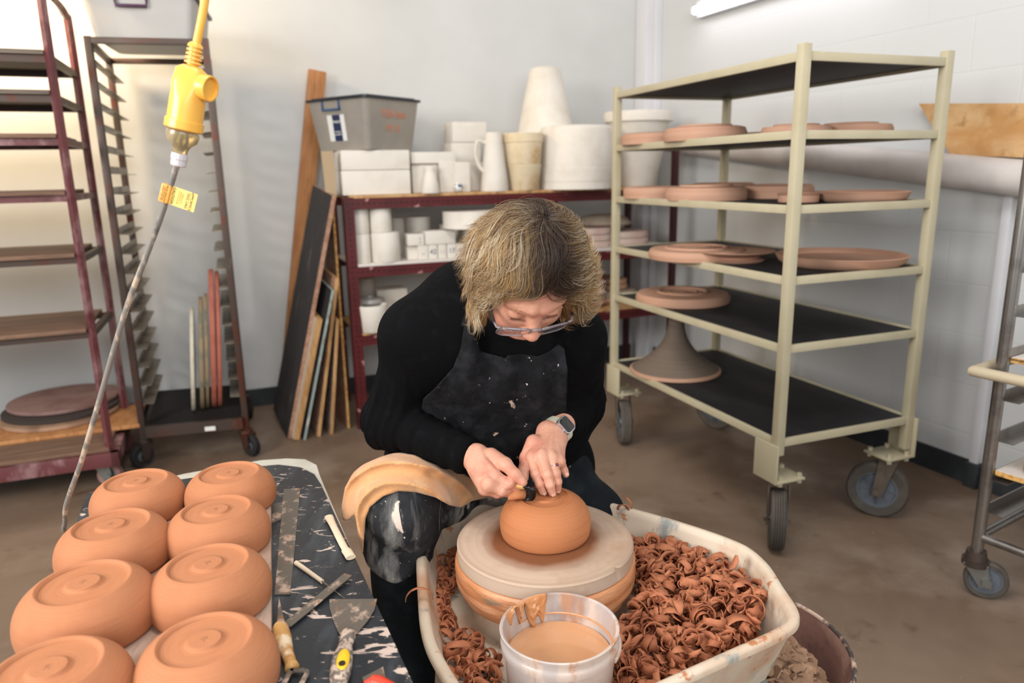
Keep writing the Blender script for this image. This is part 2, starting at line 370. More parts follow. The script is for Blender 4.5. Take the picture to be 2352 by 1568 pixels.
# sloping pipe along the right wall with a plywood offcut standing on it
pr = .063
e1 = R0 + UR*(-.75) + NR*(pr+.012); e1.z = 1.135
e2 = R0 + UR*(TR-.35) + NR*(pr+.012); e2.z = 1.42
bm = BM(); cyl(bm, e1, e2, pr, seg=40); o = obj('sloping_pipe', bm, m_white_pipe, angle=60); tag(o, 'fat white pipe sloping along the block wall behind the cream trolley', 'pipe')
q0 = [onR(*q, .05) for q in ((2110, 238), (2500, 236), (2500, 366), (2183, 356))]
q0[2] = V(q0[1].x, q0[1].y, q0[2].z)
d = NR*.018
bm = BM(); vs = [p for p in q0] + [p-d*1 for p in q0]
addv(bm, vs, [(0, 1, 2, 3), (7, 6, 5, 4), (0, 4, 5, 1), (1, 5, 6, 2), (2, 6, 7, 3), (3, 7, 4, 0)]); bmesh.ops.recalc_face_normals(bm, faces=bm.faces[:])
o = obj('plywood_offcut', bm, m_ply, smooth=False); tag(o, 'pale plywood offcut with slanted end standing on the white pipe', 'board')

# ------------------------------------------------------------------ cream trolley
TN = V(.858, 2.235, 0); TL, TWD = 1.147, .598; TA = math.radians(20.53)
tr = thing('shelf_trolley', TN, 'tall cream steel shelf trolley with black shelves and big rubber castors', 'trolley', rz=TA)
ZT = [1.585, 1.364, 1.144, .925, .706, .39]; pw = .030
for (x, y) in ((0, 0), (TWD, 0), (0, TL), (TWD, TL)):
    sx = 1 if x == 0 else -1; sy = 1 if y == 0 else -1
    bm = BM(); box(bm, (min(x, x+sx*pw), min(y, y+sy*pw), .335 if y == 0 and x == 0 else .27), (max(x, x+sx*pw), max(y, y+sy*pw), 1.606), bev=.002); obj('post', bm, m_cream, tr)
for z in ZT:
    bm = BM()
    for x in (0, TWD-.02): box(bm, (x+.004, pw, z-.026), (x+.018, TL-pw, z), bev=.0015)
    for y in (0, TL-.02): box(bm, (pw, y+.004, z-.026), (TWD-pw, y+.018, z), bev=.0015)
    fr = obj('shelf_frame', bm, m_cream, tr)
    bm = BM(); box(bm, (.019, .019, z-.016), (TWD-.019, TL-.019, z-.005)); obj('shelf_board', bm, m_shelf_black, tr, smooth=False)
for z in ZT:
    for x, y in ((0, 0), (TWD, 0), (0, TL), (TWD, TL)):
        sx = 1 if x == 0 else -1; sy = 1 if y == 0 else -1
        bm = BM(); bmesh.ops.create_icosphere(bm, subdivisions=1, radius=.005, matrix=Matrix.Translation((x+sx*pw, y+sy*.012, z-.012))); obj('weld', bm, m_cream, tr)
m_fork = mat('dull_brown_fork', (104, 94, 84), .5, .4, spots=[((78, 68, 60), 14, .5, .7)])
def castor(parent, loc, ang, R=.108, wdt=.045, plate=True, tyre=m_rubber, hub=m_hub, fork=None, off=.04, top=None, spokes=True, hubr=.66):
    """swivel castor; wheel axle along local x rotated by ang; loc = swivel point on floor"""
    fork = fork or m_fork; Mx = Matrix.Translation(Vector(loc)) @ Matrix.Rotation(ang, 4, 'Z')
    c = V(0, off, R); top = top or (2*R+.03)
    Mw = Mx @ Matrix.Translation(c) @ Matrix.Rotation(PI/2, 4, 'Y')
    bm = BM(); h = wdt/2
    prof = [(R*hubr, -h*.8), (R*.93, -h), (R*.985, -h*.8)]
    for g in range(5):
        z = -h*.62+g*h*.31; prof += [(R, z-h*.08), (R, z+h*.08), (R-.003, z+h*.15)]
    prof += [(R*.985, h*.8), (R*.93, h), (R*hubr, h*.8), (R*hubr, -h*.8)]
    lathe(bm, prof, 48, Mw, caps=False); o1 = obj('tyre', bm, tyre, parent, label=None)
    bm = BM(); lathe(bm, [(.012, -h*.9), (R*.2, -h*.9), (R*.22, -h*.5), (R*(hubr-.1), -h*.45), (R*(hubr-.06), -h*.72), (R*hubr, -h*.72), (R*hubr, h*.72), (R*(hubr-.06), h*.72), (R*(hubr-.1), h*.45), (R*.22, h*.5), (R*.2, h*.9), (.012, h*.9)], 36, Mw)
    if spokes:
        for k in range(8):
            a = k*PI/4
            for s in (-1, 1):
                b0 = Mw @ V(R*.2*math.cos(a), R*.2*math.sin(a), s*h*.5); b1 = Mw @ V(R*(hubr-.06)*math.cos(a), R*(hubr-.06)*math.sin(a), s*h*.5); bar(bm, b0, b1, .006, .006)
    obj('hub', bm, hub, o1)
    bm = BM(); cyl(bm, Mx @ (c+V(-h-.014, 0, 0)), Mx @ (c+V(h+.014, 0, 0)), .007, seg=12)
    for s in (-1, 1):
        x = s*(h+.008); pts = [V(x, c.y-.016, R-.02), V(x, c.y+.016, R-.02), V(x, .03, top-.006), V(x, -.03, top-.006)]
        vs = [Mx @ (p+V(-.002, 0, 0)) for p in pts]+[Mx @ (p+V(.002, 0, 0)) for p in pts]
        addv(bm, vs, [(0, 1, 2, 3), (7, 6, 5, 4), (0, 4, 5, 1), (1, 5, 6, 2), (2, 6, 7, 3), (3, 7, 4, 0)])
        cyl(bm, Mx @ V(x, c.y, R), Mx @ V(x+s*.01, c.y, R), .014, seg=6)
    box(bm, (-h-.01, -.032, top-.008), (h+.01, .032, top-.001), Mx); cyl(bm, Mx @ V(0, 0, top-.004), Mx @ V(0, 0, top+.012), .028, seg=20)
    bmesh.ops.recalc_face_normals(bm, faces=bm.faces[:])
    obj('fork', bm, fork, parent, smooth=True)
for i, (x, y) in enumerate(((0, 0), (TWD, 0), (0, TL), (TWD, TL))):
    sx = 1 if x == 0 else -1; sy = 1 if y == 0 else -1
    bm = BM(); x0 = x-.003*sx if sx > 0 else x+.003
    xo = x-.008 if sx > 0 else x
    box(bm, (xo, min(y-.012*sy, y+.1*sy), .24), (xo+.008, max(y-.012*sy, y+.1*sy), .385 if x else .372), bev=.002)
    box(bm, (min(x, x+sx*.115), min(y-.012*sy, y+.1*sy), .24), (max(x, x+sx*.115), max(y-.012*sy, y+.1*sy), .249), bev=.002)
    pl = obj('castor_plate', bm, m_cream, tr)
    for bx, by in ((.02, 0), (.1, 0), (.1, .085), (.02, .085)):
        bm = BM(); cyl(bm, (x+sx*bx, y+sy*by, .228), (x+sx*bx, y+sy*by, .262), .0085, seg=6)
        obj('bolt', bm, m_cream, pl)
    ang = [math.radians(-38), math.radians(38), math.radians(-20), math.radians(30)][i]
    M_ = tr.matrix_basis.inverted()
    castor(tr, (x+sx*.052, y+sy*.04, 0), ang, R=.104, wdt=.05, off=-.035 if i != 1 else .03, top=.236)

# ------------------------------------------------------------------ pottery on the trolley
def plate_inv(name, r, h, zt=0, seg=64, foot=.62, kind='plate', rings=True):
    """upside-down plate/bowl: rim down"""
    b = BM()
    prof = [(0, h-.006), (.012, h-.006), (.018, h-.009), (r*foot*.55, h-.009), (r*foot*.58, h-.005), (r*foot*.62, h-.009), (r*foot-.008, h-.008), (r*foot-.004, h), (r*foot+.002, h), (r*foot+.006, h-.006), (r*.86, h-.008), (r*.95, h*.8), (r*.995, h*.5), (r, h*.3), (r*.985, 0), (r*.96, 0), (r*.95, h*.3), (r*.9, h-.018), (0, h-.018)]
    lathe(b, prof, seg, caps=False); return b
def dish_up(r, h, base=.84, lip=.012, t=.007):
    b = BM()
    prof = [(0, 0), (r*base, 0), (r*base+.006, .003), (r*.95, h*.45), (r-.004, h*.85), (r, h), (r-lip*.5, h+.002), (r-lip, h-.003), (r*.95-t, h*.5), (r*base-.01, .012), (0, .011)]
    lathe(b, prof, 64, caps=False); return b
def bowlflat(r, h):     # straight-sided inverted shallow bowl
    b = BM(); lathe(b, [(0, h-.004), (r*.7, h-.004), (r*.72, h), (r*.9, h), (r*.97, h-.006), (r, h*.6), (r*.985, 0), (r*.96, 0), (r*.96, h*.6), (0, h-.012)], 64, caps=False); return b
def on_trolley(px_l, px_r, py, z, mk, name, label, cat, group=None, m=m_bisque, shrink=1):
    """spot whose left/right silhouette is at px_l, px_r and whose centre row is py on height z"""
    c = P((px_l+px_r)/2, py, z); r = (px_r-px_l)/2/CF*(c-V(0, 0, CH)).dot(CFW)*shrink
    t = thing(name, V(c.x, c.y, z), label, cat, group)
    for nm, b in mk(r): obj(nm, b, m, t)
    return t
G2 = 'terracotta dishes on the cream trolley'
Z2, Z3, Z4, Z5, Z6 = [z-.005 for z in ZT[1:]]
def tloc(x, y, z): return tr.matrix_basis @ V(x, y, z)
def put(x, y, z, name, mk, label, cat, m=m_bisque, group=G2):
    p = tloc(x, y, z); o = obj(name, mk, m); o.location = p; tag(o, label, cat, group); return o
def solve_spot(px, py, z):   # trolley-local xy of the point seen at px,py on height z
    q = tr.matrix_basis.inverted() @ P(px, py, z); return q.x, q.y
# shelf 2 is above the eye: spots are given directly in trolley coordinates (x across, y away)
def width_at(x, y, z, pl, pr): 
    c = tloc(x, y, z); return (pr-pl)/2/CF*(c-V(0, 0, CH)).dot(CFW)
def byx(px, y, z):  # trolley-local x on line y=const whose pixel column is px
    lo, hi = -.5, 1.2
    for _ in range(40):
        m_ = (lo+hi)/2; c = tloc(m_, y, z)-V(0, 0, CH); cx = 1176+CF*c.dot(CX)/c.dot(CFW)
        if cx < px: lo = m_
        else: hi = m_
    return (lo+hi)/2
def lineup(pl, pr, y, z, h, kind, name, label, cat='plate', m=m_bisque):
    c = (pl+pr)/2; x = byx(c, y, z); r = width_at(x, y, z, pl, pr)
    b = {'inv': lambda: plate_inv(name, r, h), 'flat': lambda: bowlflat(r, h), 'up': lambda: dish_up(r, h)}[kind]()
    return put(x, y, z, name, b, label, cat, m)
lineup(1427, 1578, .98, Z2, .047, 'flat', 'shallow_bowl', 'upturned straight-sided clay bowl at the left end of the highest pottery row', 'bowl')
lineup(1525, 1712, .66, Z2, .06, 'inv', 'shallow_bowl', 'largest upturned clay bowl left of the near post in the highest pottery row', 'bowl')
lineup(1682, 1822, .78, Z2, .038, 'flat', 'shallow_bowl', 'pale clay bowl half hidden behind others in the highest pottery row', 'bowl')
lineup(1750, 1905, .27, Z2, .038, 'inv', 'plate', 'upturned clay plate crossed by the near post in the highest pottery row', 'plate')
lineup(1862, 2042, .25, Z2, .042, 'inv', 'plate', 'upturned clay plate right of the near post in the highest pottery row', 'plate')
lineup(1432, 1575, .98, Z3, .047, 'flat', 'shallow_bowl', 'upturned clay bowl at the left end of the second pottery row', 'bowl')
lineup(1529, 1712, .66, Z3, .058, 'inv', 'shallow_bowl', 'upturned clay bowl in front of two others on the second pottery row', 'bowl')
lineup(1590, 1730, .95, Z3, .056, 'flat', 'shallow_bowl', 'clay bowl barely showing behind two bowls on the second pottery row', 'bowl')
lineup(1700, 1864, .62, Z3, .052, 'flat', 'shallow_bowl', 'straight-sided clay bowl behind the near post on the second pottery row', 'bowl')
lineup(1786, 1880, .22, Z3, .03, 'up', 'small_dish', 'small open clay dish crossed by the near post on the second pottery row', 'dish')
lineup(1868, 2079, .165, Z3, .032, 'up', 'serving_dish', 'wide open clay dish right of the near post on the second pottery row', 'dish')
lineup(1490, 1708, .62, Z4, .044, 'inv', 'plate', 'upturned plate with a turned foot behind a saucer on the third pottery row', 'plate')
lineup(1787, 2071, .20, Z4, .036, 'up', 'serving_dish', 'very wide shallow open dish at the right on the third pottery row', 'dish')
c = P(1685, 601, Z4); r = 92/CF*(c-V(0, 0, CH)).dot(CFW)
b = BM(); lathe(b, [(0, 0), (r*.72, 0), (r*.76, .006), (r*.6, .012), (r*.62, .02), (r*.95, .033), (r, .038), (r*.97, .04), (r*.7, .03), (0, .028)], 64, caps=False)
x_, y_ = solve_spot(1685, 598, Z4); put(x_, y_, Z4, 'footed_dish', b, 'small flared footed dish in the middle of the third pottery row', 'dish')
x_, y_ = solve_spot(1567, 690, Z5); r = 106/CF*(P(1567, 690, Z5)-V(0, 0, CH)).dot(CFW)
put(x_, y_, Z5, 'plate', plate_inv('p', r, .045, foot=.52), 'lone upturned plate with ringed foot on the fourth pottery row', 'plate')
x_, y_ = solve_spot(1550, 852, Z6); r = 102/CF*(P(1550, 850, Z6)-V(0, 0, CH)).dot(CFW)
ck = thing('cake_stand', tloc(x_, y_, Z6), 'flared upside-down clay cake stand with tall neck on the lowest trolley shelf', 'cake stand')
k = BM(); H_ = .262
lathe(k, [(r*.97, .016)]+[(.034+(r*.97-.034)*((1-t)**2.6), .018+t*(H_-.03)) for t in [i/24 for i in range(1, 25)]]+[(.032, H_-.012), (0, H_-.012)], 64); obj('pedestal', k, m_bisque_dark, ck)
k = BM(); lathe(k, [(r*.96, 0), (r, .004), (r, .014), (r*.97, .018), (0, .019)], 64); obj('rim', k, m_bisque, ck, label='orange-brown rim')

# ------------------------------------------------------------------ stainless rack, right edge
S0 = V(1.362, 1.955, 0)
st = thing('stainless_rack', S0, 'stainless steel tray rack with rubber castor at the right edge', 'rack', rz=math.radians(-58))
def sl(x, y, z): return st.matrix_basis @ V(x, y, z)
# local x = runs right-away along the rack's front, y = away
SD = {}
bm = BM(); cyl(bm, (0, 0, .14), (0, 0, 1.75), .0165, seg=24); obj('post', bm, m_stainless, st)
bm = BM(); cyl(bm, (.52, 0, .14), (.52, 0, 1.75), .0165, seg=24); obj('post', bm, m_stainless, st)
bm = BM(); cyl(bm, (0, .48, .14), (0, .48, 1.75), .0165, seg=24); obj('post', bm, m_stainless, st)
for (a, b_) in (((0, 0, .19), (.52, 0, .19)), ((0, 0, .19), (0, .48, .19)), ((0, 0, 1.73), (.52, 0, 1.73))):
    bm = BM(); cyl(bm, a, b_, .0125, seg=20); obj('frame_tube', bm, m_stainless, st)
for k, z in enumerate((.27, .37, .49, .61, .73, .85, .97, 1.09, 1.21)):
    bm = BM(); box(bm, (.012, .0, z), (.016, .48, z+.03)); box(bm, (.012, .0, z), (.055, .48, z+.002)); obj('tray_runner', bm, m_stainless, st, smooth=False)
bm = BM(); ring = [V(.0+.045*math.cos(a), .0+.045*math.sin(a), .69) for a in [i*PI/12 for i in range(24)]]
rr = [V(-.05, .52, .69), V(-.05, 0, .69), V(-.035, -.035, .69), V(0, -.05, .69), V(.56, -.05, .69)]
tube(bm, catmull(rr, 8), .0155, 16); obj('bumper', bm, mat('beige_bumper', (186, 172, 146), .5), st, label='beige rubber bumper')
bm = BM(); cyl(bm, (0, 0, .115), (0, 0, .145), .03, .026, seg=24); cyl(bm, (0, 0, .10), (0, 0, .118), .036, seg=24); obj('castor_collar', bm, m_darksteel, st)
castor(st, (0, 0, 0), math.radians(58+62), R=.058, wdt=.026, off=-.032, top=.112, tyre=m_rubber, hub=m_hub, fork=m_zinc, spokes=False, hubr=.74)
castor(st, (.52, 0, 0), math.radians(42+50), R=.058, wdt=.026, off=-.032, top=.112, tyre=m_rubber, hub=m_hub, fork=m_zinc, spokes=False, hubr=.74)
castor(st, (0, .48, 0), math.radians(42+50), R=.058, wdt=.026, off=-.032, top=.112, tyre=m_rubber, hub=m_hub, fork=m_zinc, spokes=False, hubr=.74)
for z, lab in ((.402, 'white chipboard shelf in the stainless rack holding a clay disc'), (.735, 'white chipboard shelf above the bumper of the stainless rack')):
    bm = BM(); t_ = z
    box(bm, (.018, .005, t_), (.50, .47, t_+.001)); box(bm, (.018, .004, t_-.014), (.50, .471, t_), mi=1)
    o = obj('ware_board', bm, [m_melamine, m_particle], smooth=False); o.matrix_basis = st.matrix_basis.copy(); tag(o, lab, 'shelf board', 'white chipboard shelves in the stainless rack')
b = BM(); lathe(b, [(0, 0), (.09, 0), (.096, .006), (.094, .022), (0, .024)], 48); o = obj('clay_disc', b, m_bisque); o.location = sl(.15, .10, .4035); tag(o, 'thick clay disc on the low chipboard shelf at the right edge', 'clay disc')
def zat(px, py, x, y):
    d = ray(px, py); t = math.hypot(x, y)/math.hypot(d.x, d.y); return CH+d.z*t
def rod(name, a, b, w, h, m, parent, bev=.001, up=None, label=None):
    bm = BM(); bar(bm, a, b, w, h, up, bev); return obj(name, bm, m, parent, world=True, label=label)

# ------------------------------------------------------------------ maroon trolley (far left)
MF = V(-1.68, 2.86, 0); MRr = V(-1.85, 3.32, 0); MU = -UB; mL = .95
mt = thing('maroon_trolley', MF, 'maroon painted steel trolley of wooden shelves at the far left', 'trolley', rz=A1)
M_ = mt.matrix_basis.inverted(); rr_ = M_ @ MRr; dX, dY = rr_.x, rr_.y      # rear post in local space
zs = [1.715, 1.575, 1.42, 1.21, .972, .672]
for x in (0, -mL):
    bm = BM()
    tube(bm, catmull([(x, 0, .16), (x, 0, 1.0), (x, 0, 1.84), (x+dX*.12, dY*.1, 1.93), (x+dX*.5, dY*.5, 1.95), (x+dX*.9, dY*.88, 1.93), (x+dX, dY, 1.84), (x+dX, dY, 1.0), (x+dX, dY, .16)], 6), .0165, 4); obj('side_hoop', bm, m_maroon, mt, angle=30)
for k, z in enumerate(zs):
    bm = BM(); box(bm, (-mL+.0, .006, z-.03), (.0, .03, z-.004)); box(bm, (-mL, dY-.03, z-.03), (dX, dY-.006, z-.004)); bar(bm, (-.004, .01, z-.016), (dX-.004, dY-.01, z-.016), .022, .024)
    obj('shelf_frame', bm, m_maroon if k in (2, 3) else m_darksteel, mt)
    bm = BM(); box(bm, (-mL+.01, -.012, z-.004), (-.018, dY-.01, z+.012), bev=.002)
    if k < 5: obj('shelf_board', bm, m_greywood if k < 2 else m_shelfwood, mt)
    else: obj('shelf_board', bm, m_shelfwood, mt)
bm = BM(); box(bm, (-mL-.03, -.04, .105), (.035, .0, .165), bev=.004); box(bm, (-mL-.03, dY-.01, .105), (.035, dY+.03, .165), bev=.004); box(bm, (.0, -.04, .105), (.035, dY+.03, .165), bev=.004); box(bm, (-mL-.03, -.04, .105), (-mL+.01, dY+.03, .165), bev=.004)
obj('base_frame', bm, m_maroon, mt)
bm = BM(); box(bm, (-mL, -.02, .166), (.0, dY, .182), bev=.002); obj('base_board', bm, m_shelfwood, mt)
bm = BM(); box(bm, (-mL*.7, .20, .183), (.10, dY+.05, .2), bev=.002); o = obj('loose_board', bm, m_pine); o.matrix_basis = mt.matrix_basis.copy(); tag(o, 'brown plank lying on the base of the maroon trolley and sticking out', 'board')
for x, y, a in ((-.035, .03, 75), (-mL+.03, .03, 70), (-.035+dX*.8, dY-.03, 60), (-mL+.03, dY-.03, 60)):
    castor(mt, (x, y, 0), math.radians(a), R=.05, wdt=.028, off=-.02, top=.104, tyre=mat('worn_red_tyre%d' % (len(MATS)), (150, 118, 112), .6, spots=[((110, 60, 60), 12, .45, .6)]), hub=m_zinc, fork=m_zinc, spokes=False, hubr=.6)
def disc_on(px0, px1, py, z, th, m, label, name='throwing_bat', base=0):
    c = P((px0+px1)/2, py, z); r = (px1-px0)/2/CF*(c-V(0, 0, CH)).dot(CFW)
    b = BM(); lathe(b, [(0, 0), (r-.003, 0), (r, .003), (r, th-.003), (r-.003, th), (0, th)], 64); o = obj(name, b, m); o.location = (c.x, c.y, z-th)
    return tag(o, label, 'bat', 'round wooden bats stacked on the maroon trolley')
m_batply = mat('worn_ply_bat', (170, 136, 110), .7, spots=[((140, 108, 88), 8, .45, .6)]); m_batpink = mat('pinkish_dusty_bat', (146, 116, 110), .7, spots=[((126, 92, 86), 7, .45, .65)])
m_batdark = mat('dark_bat', (60, 50, 48), .7)
disc_on(20, 258, 945, .218, .017, m_batply, 'pale plywood bat at the bottom of the stack on the maroon trolley')
disc_on(24, 262, 930, .234, .014, m_batdark, 'dark bat between two others on the maroon trolley base')
disc_on(35, 262, 912, .252, .016, m_batpink, 'pinkish round bat on top of the stack on the maroon trolley')

# ------------------------------------------------------------------ bun rack
FL, FR = V(-1.66, 3.10, 0), V(-1.235, 3.20, 0); DR = V(-.2, .53, 0); ux = (FR-FL).normalized()
bk = thing('tray_rack', FL, 'tall rusty steel tray rack with angled runners beside the maroon trolley', 'rack')
posts = {'fl': FL, 'fr': FR, 'rl': FL+DR, 'rr': FR+DR}
for p in posts.values():
    rod('post', p+V(0, 0, .12), p+V(0, 0, 1.815), .026, .026, m_darksteel, bk, up=(ux.x, ux.y, 0))
for a, b in (('fl', 'fr'), ('rl', 'rr'), ('fl', 'rl'), ('fr', 'rr')):
    for z in (1.8, .14): rod('frame_rail', posts[a]+V(0, 0, z), posts[b]+V(0, 0, z), .024, .024, m_darksteel, bk)
NRUN = 18
for i in range(NRUN):
    z = 1.70-i*.0835
    for s, a in ((1, FL), (-1, FR)):
        bm = BM(); p0 = a+ux*s*.012+DR*.02+V(0, 0, z); p1 = a+ux*s*.012+DR*.98+V(0, 0, z)
        w_ = ux*s*.045+V(0, 0, -.004)
        vs = [p0, p1, p1+w_-DR*.03, p0+w_+DR*.03]; vs += [v+V(0, 0, .0025) for v in vs]; vs += [p0+V(0, 0, .03), p1+V(0, 0, .03), p1+V(0, 0, .03)+ux*s*.003, p0+V(0, 0, .03)+ux*s*.003]
        addv(bm, vs, [(0, 1, 2, 3), (7, 6, 5, 4), (2, 3, 7, 6), (0, 3, 7, 4), (1, 2, 6, 5), (0, 1, 9, 8), (8, 9, 10, 11)]); bmesh.ops.recalc_face_normals(bm, faces=bm.faces[:])
        obj('runner', bm, m_runner, bk, world=True, smooth=False)
bm = BM()
for i in range(23):
    t = i/22; a = FL+ux*.02+DR*t+V(0, 0, .185); bar(bm, a, a+ux*.395, .006, .006)
for i in range(9):
    t = i/8; a = FL+ux*(.02+.395*t)+V(0, 0, .18); bar(bm, a, a+DR, .006, .005)
rodm = obj('wire_tray', bm, m_blackwire, bk, world=True, smooth=False)
bm = BM(); bar(bm, FL+V(.02, -.012, .165)-DR*.03, FR+V(-.01, -.012, .165)-DR*.03, .02, .05); obj('base_plate', bm, m_darksteel, bk, world=True)
bm = BM(); c_ = lerp(FL, FR, .62)+V(0, -.03, .158)-DR*.03; bar(bm, c_, c_+ux*.045, .002, .02); obj('rack_label', bm, m_white, bk, world=True, label='small white label')
for p, a in ((FL, 30), (FR, 55), (FL+DR, 40), (FR+DR, 40)):
    castor(bk, tuple(p-FL), math.radians(a-60 if a == 30 else a), R=.052, wdt=.03, off=-.022, top=.112, tyre=m_rubber_black, hub=m_hub, fork=m_darksteel, spokes=False, hubr=.5)
# bats standing in the rack
def standbat(x, y, r, ry, th, m, lean, label, g='round bats standing on edge in the tray rack'):
    """disc on edge: axis along the rack width, foot on the wire tray"""
    b = BM(); Mx = Matrix.Rotation(PI/2, 4, 'Y'); lathe(b, [(0, -th/2), (r-.003, -th/2), (r, -th/2+.003), (r, th/2-.003), (r-.003, th/2), (0, th/2)], 64, Mx)
    for v in b.verts: v.co.z *= ry/r
    o = obj('throwing_bat', b, m); foot = FL+ux*x+DR*y+V(0, 0, .189)
    o.matrix_basis = Matrix.Translation(foot) @ Matrix.Rotation(math.atan2(ux.y, ux.x)+math.radians(9), 4, 'Z') @ Matrix.Rotation(math.radians(lean), 4, 'Y') @ Matrix.Translation((0, 0, ry))
    return tag(o, label, 'bat', g)
m_b1 = mat('cream_bat', (196, 190, 172), .7, spots=[((160, 140, 120), 9, .5, .7)]); m_b2 = mat('green_brown_bat', (140, 122, 92), .7, spots=[((96, 100, 84), 10, .5, .65)]); m_b3 = mat('terracotta_bat', (168, 96, 78), .7, spots=[((140, 70, 56), 8, .5, .7)])
standbat(.21, .30, .17, .245, .017, m_b1, 5, 'cream bat on edge, leftmost in the tray rack')
standbat(.248, .33, .18, .268, .018, m_b2, 5, 'green-brown bat on edge, second from the left in the tray rack')
standbat(.270, .35, .18, .274, .016, m_b2, 5, 'olive bat on edge, touching the taller red-brown pair in the tray rack')
standbat(.300, .36, .20, .330, .022, m_b3, 4.5, 'tall red-brown bat on edge, left one of the red pair in the tray rack')
standbat(.326, .36, .20, .325, .018, m_b3, 4.5, 'tall red-brown bat on edge, rightmost in the tray rack')
# milky tote on top
tt = thing('storage_tub', lerp(FL, FR, .52)+DR*.42+V(0, 0, 1.813), 'milky plastic storage tub with purple handle on top of the tray rack', 'tub', rz=math.atan2(ux.y, ux.x)+.02)
def tubmesh(w0, d0, w1, d1, h, t=.003, r=.03):
    b = BM(); rings = []
    for (f, z, o_) in ((0, 0, 0), (1, h, 0), (1, h, t), (0, t, t)):
        w_, d_ = lerp(w0, w1, f)-2*o_, lerp(d0, d1, f)-2*o_; rings.append([b.verts.new((x, y, z)) for x, y in round_poly(w_, d_, r)])
    for a, c in zip(rings, rings[1:]):
        for k in range(len(a)): b.faces.new((a[k], a[(k+1) % len(a)], c[(k+1) % len(a)], c[k]))
    b.faces.new(rings[0][::-1]); b.faces.new(rings[-1]); return b
obj('tub_body', tubmesh(.37, .42, .42, .48, .168), m_clear2, tt)
b = BM(); box(b, (-.22, -.252, .158), (.22, .252, .176), bev=.006); obj('lid', b, m_purple, tt)
b = BM(); tube(b, [(-.085, -.246, .165), (-.08, -.246, .118), (.03, -.246, .118), (.035, -.246, .165)], .007, 8); obj('handle', b, m_purple, tt)

# ------------------------------------------------------------------ timber stud leaning on the wall
tp = onB(729, 168, .07); ft = P(660, 925, 0)
rod_ = BM(); bar(rod_, ft, tp, .045, .088, up=(0, 0, 1), bev=.002)
bm = BM(); x_ = UB; d_ = (tp-ft).normalized(); y_ = d_.cross(x_).normalized(); x_ = y_.cross(d_)
Mx = Matrix(((x_.x, y_.x, d_.x, ft.x), (x_.y, y_.y, d_.y, ft.y), (x_.z, y_.z, d_.z, ft.z+.012), (0, 0, 0, 1))); rod_.free()
box(bm, (-.045, -.02, 0), (.045, .02, (tp-ft).length), bev=.003); o = obj('timber_stud', bm, m_pine); o.matrix_basis = Mx
tag(o, 'orange-brown timber stud leaning on the wall behind the black board', 'timber')

# planks leaning on the red shelf
FD = V(-.187, .336, 0).normalized()
def plank(bpx, tpx, w, th, m_face, m_edge, name, label, cat='board', yoff=0, grp='boards leaning against the red shelf'):
    b0 = P(*bpx, 0); b1 = PY(*tpx, b0.y+yoff); d = (b1-b0).normalized(); L_ = (b1-b0).length
    nx = d.cross(FD).normalized(); fd = nx.cross(d).normalized()
    if fd.dot(FD) < 0: fd = -fd
    if nx.x > 0: nx = -nx         # face normal towards the left
    b0 = b0+V(0, 0, .002+max(0, 0))
    b = BM()
    vs = [b0, b0+fd*w, b0+fd*w+d*L_, b0+d*L_]; bk_ = [v-nx*th for v in vs]
    lift = -min(v.z for v in vs+bk_)+.001; vs = [v+V(0, 0, lift) for v in vs]; bk_ = [v+V(0, 0, lift) for v in bk_]
    V8 = [b.verts.new(v) for v in vs+bk_]
    for f, mi in (((0, 1, 2, 3), 0), ((7, 6, 5, 4), 0), ((0, 3, 7, 4), 1), ((1, 5, 6, 2), 1), ((3, 2, 6, 7), 1), ((0, 4, 5, 1), 1)):
        b.faces.new([V8[i] for i in f]).material_index = mi
    bmesh.ops.recalc_face_normals(b, faces=b.faces[:])
    o = obj(name, b, [m_face, m_edge], smooth=False); return tag(o, label, cat, grp)
m_blackboard = mat('scraped_black_board', (46, 42, 42), .7, spots=[((92, 82, 78), 7, .58, .75, (3, 3, .6), 6)])
m_pinkedge = wood('pinkish_board_edge', (180, 140, 118), (150, 110, 88))
m_teal = mat('pale_teal_edge', (150, 166, 162), .6, spots=[((196, 196, 190), 12, .55, .62), ((120, 100, 84), 20, .6, .7)])
m_creamface = mat('cream_melamine_face', (186, 176, 160), .6, spots=[((160, 146, 130), 6, .5, .7)])
plank((661, 1009), (763, 452), .37, .02, m_blackboard, m_pinkedge, 'black_board', 'tall black-faced board leaning right, widest of the leaning boards')
plank((674, 1013), (727, 735), .33, .030, m_creamface, m_plyedge, 'cream_board', 'short cream-faced board right behind the tall black board')
plank((697, 1012), (762, 668), .33, .012, m_blackboard, m_teal, 'teal_edged_board', 'dark board with a pale teal edge leaning among the boards')
plank((729, 1004), (771, 640), .30, .016, m_pinkedge, m_plyedge, 'plywood_board', 'plywood board with honey edge right of the teal-edged board')
plank((758, 999), (772, 735), .28, .016, m_greywood, m_plyedge, 'grey_board', 'short grey-faced board, upright, nearest but one to the red post')
plank((799, 984), (762, 470), .22, .011, m_pinkedge, m_particle, 'thin_strip_board', 'long thin board leaning left beside the red shelf post')

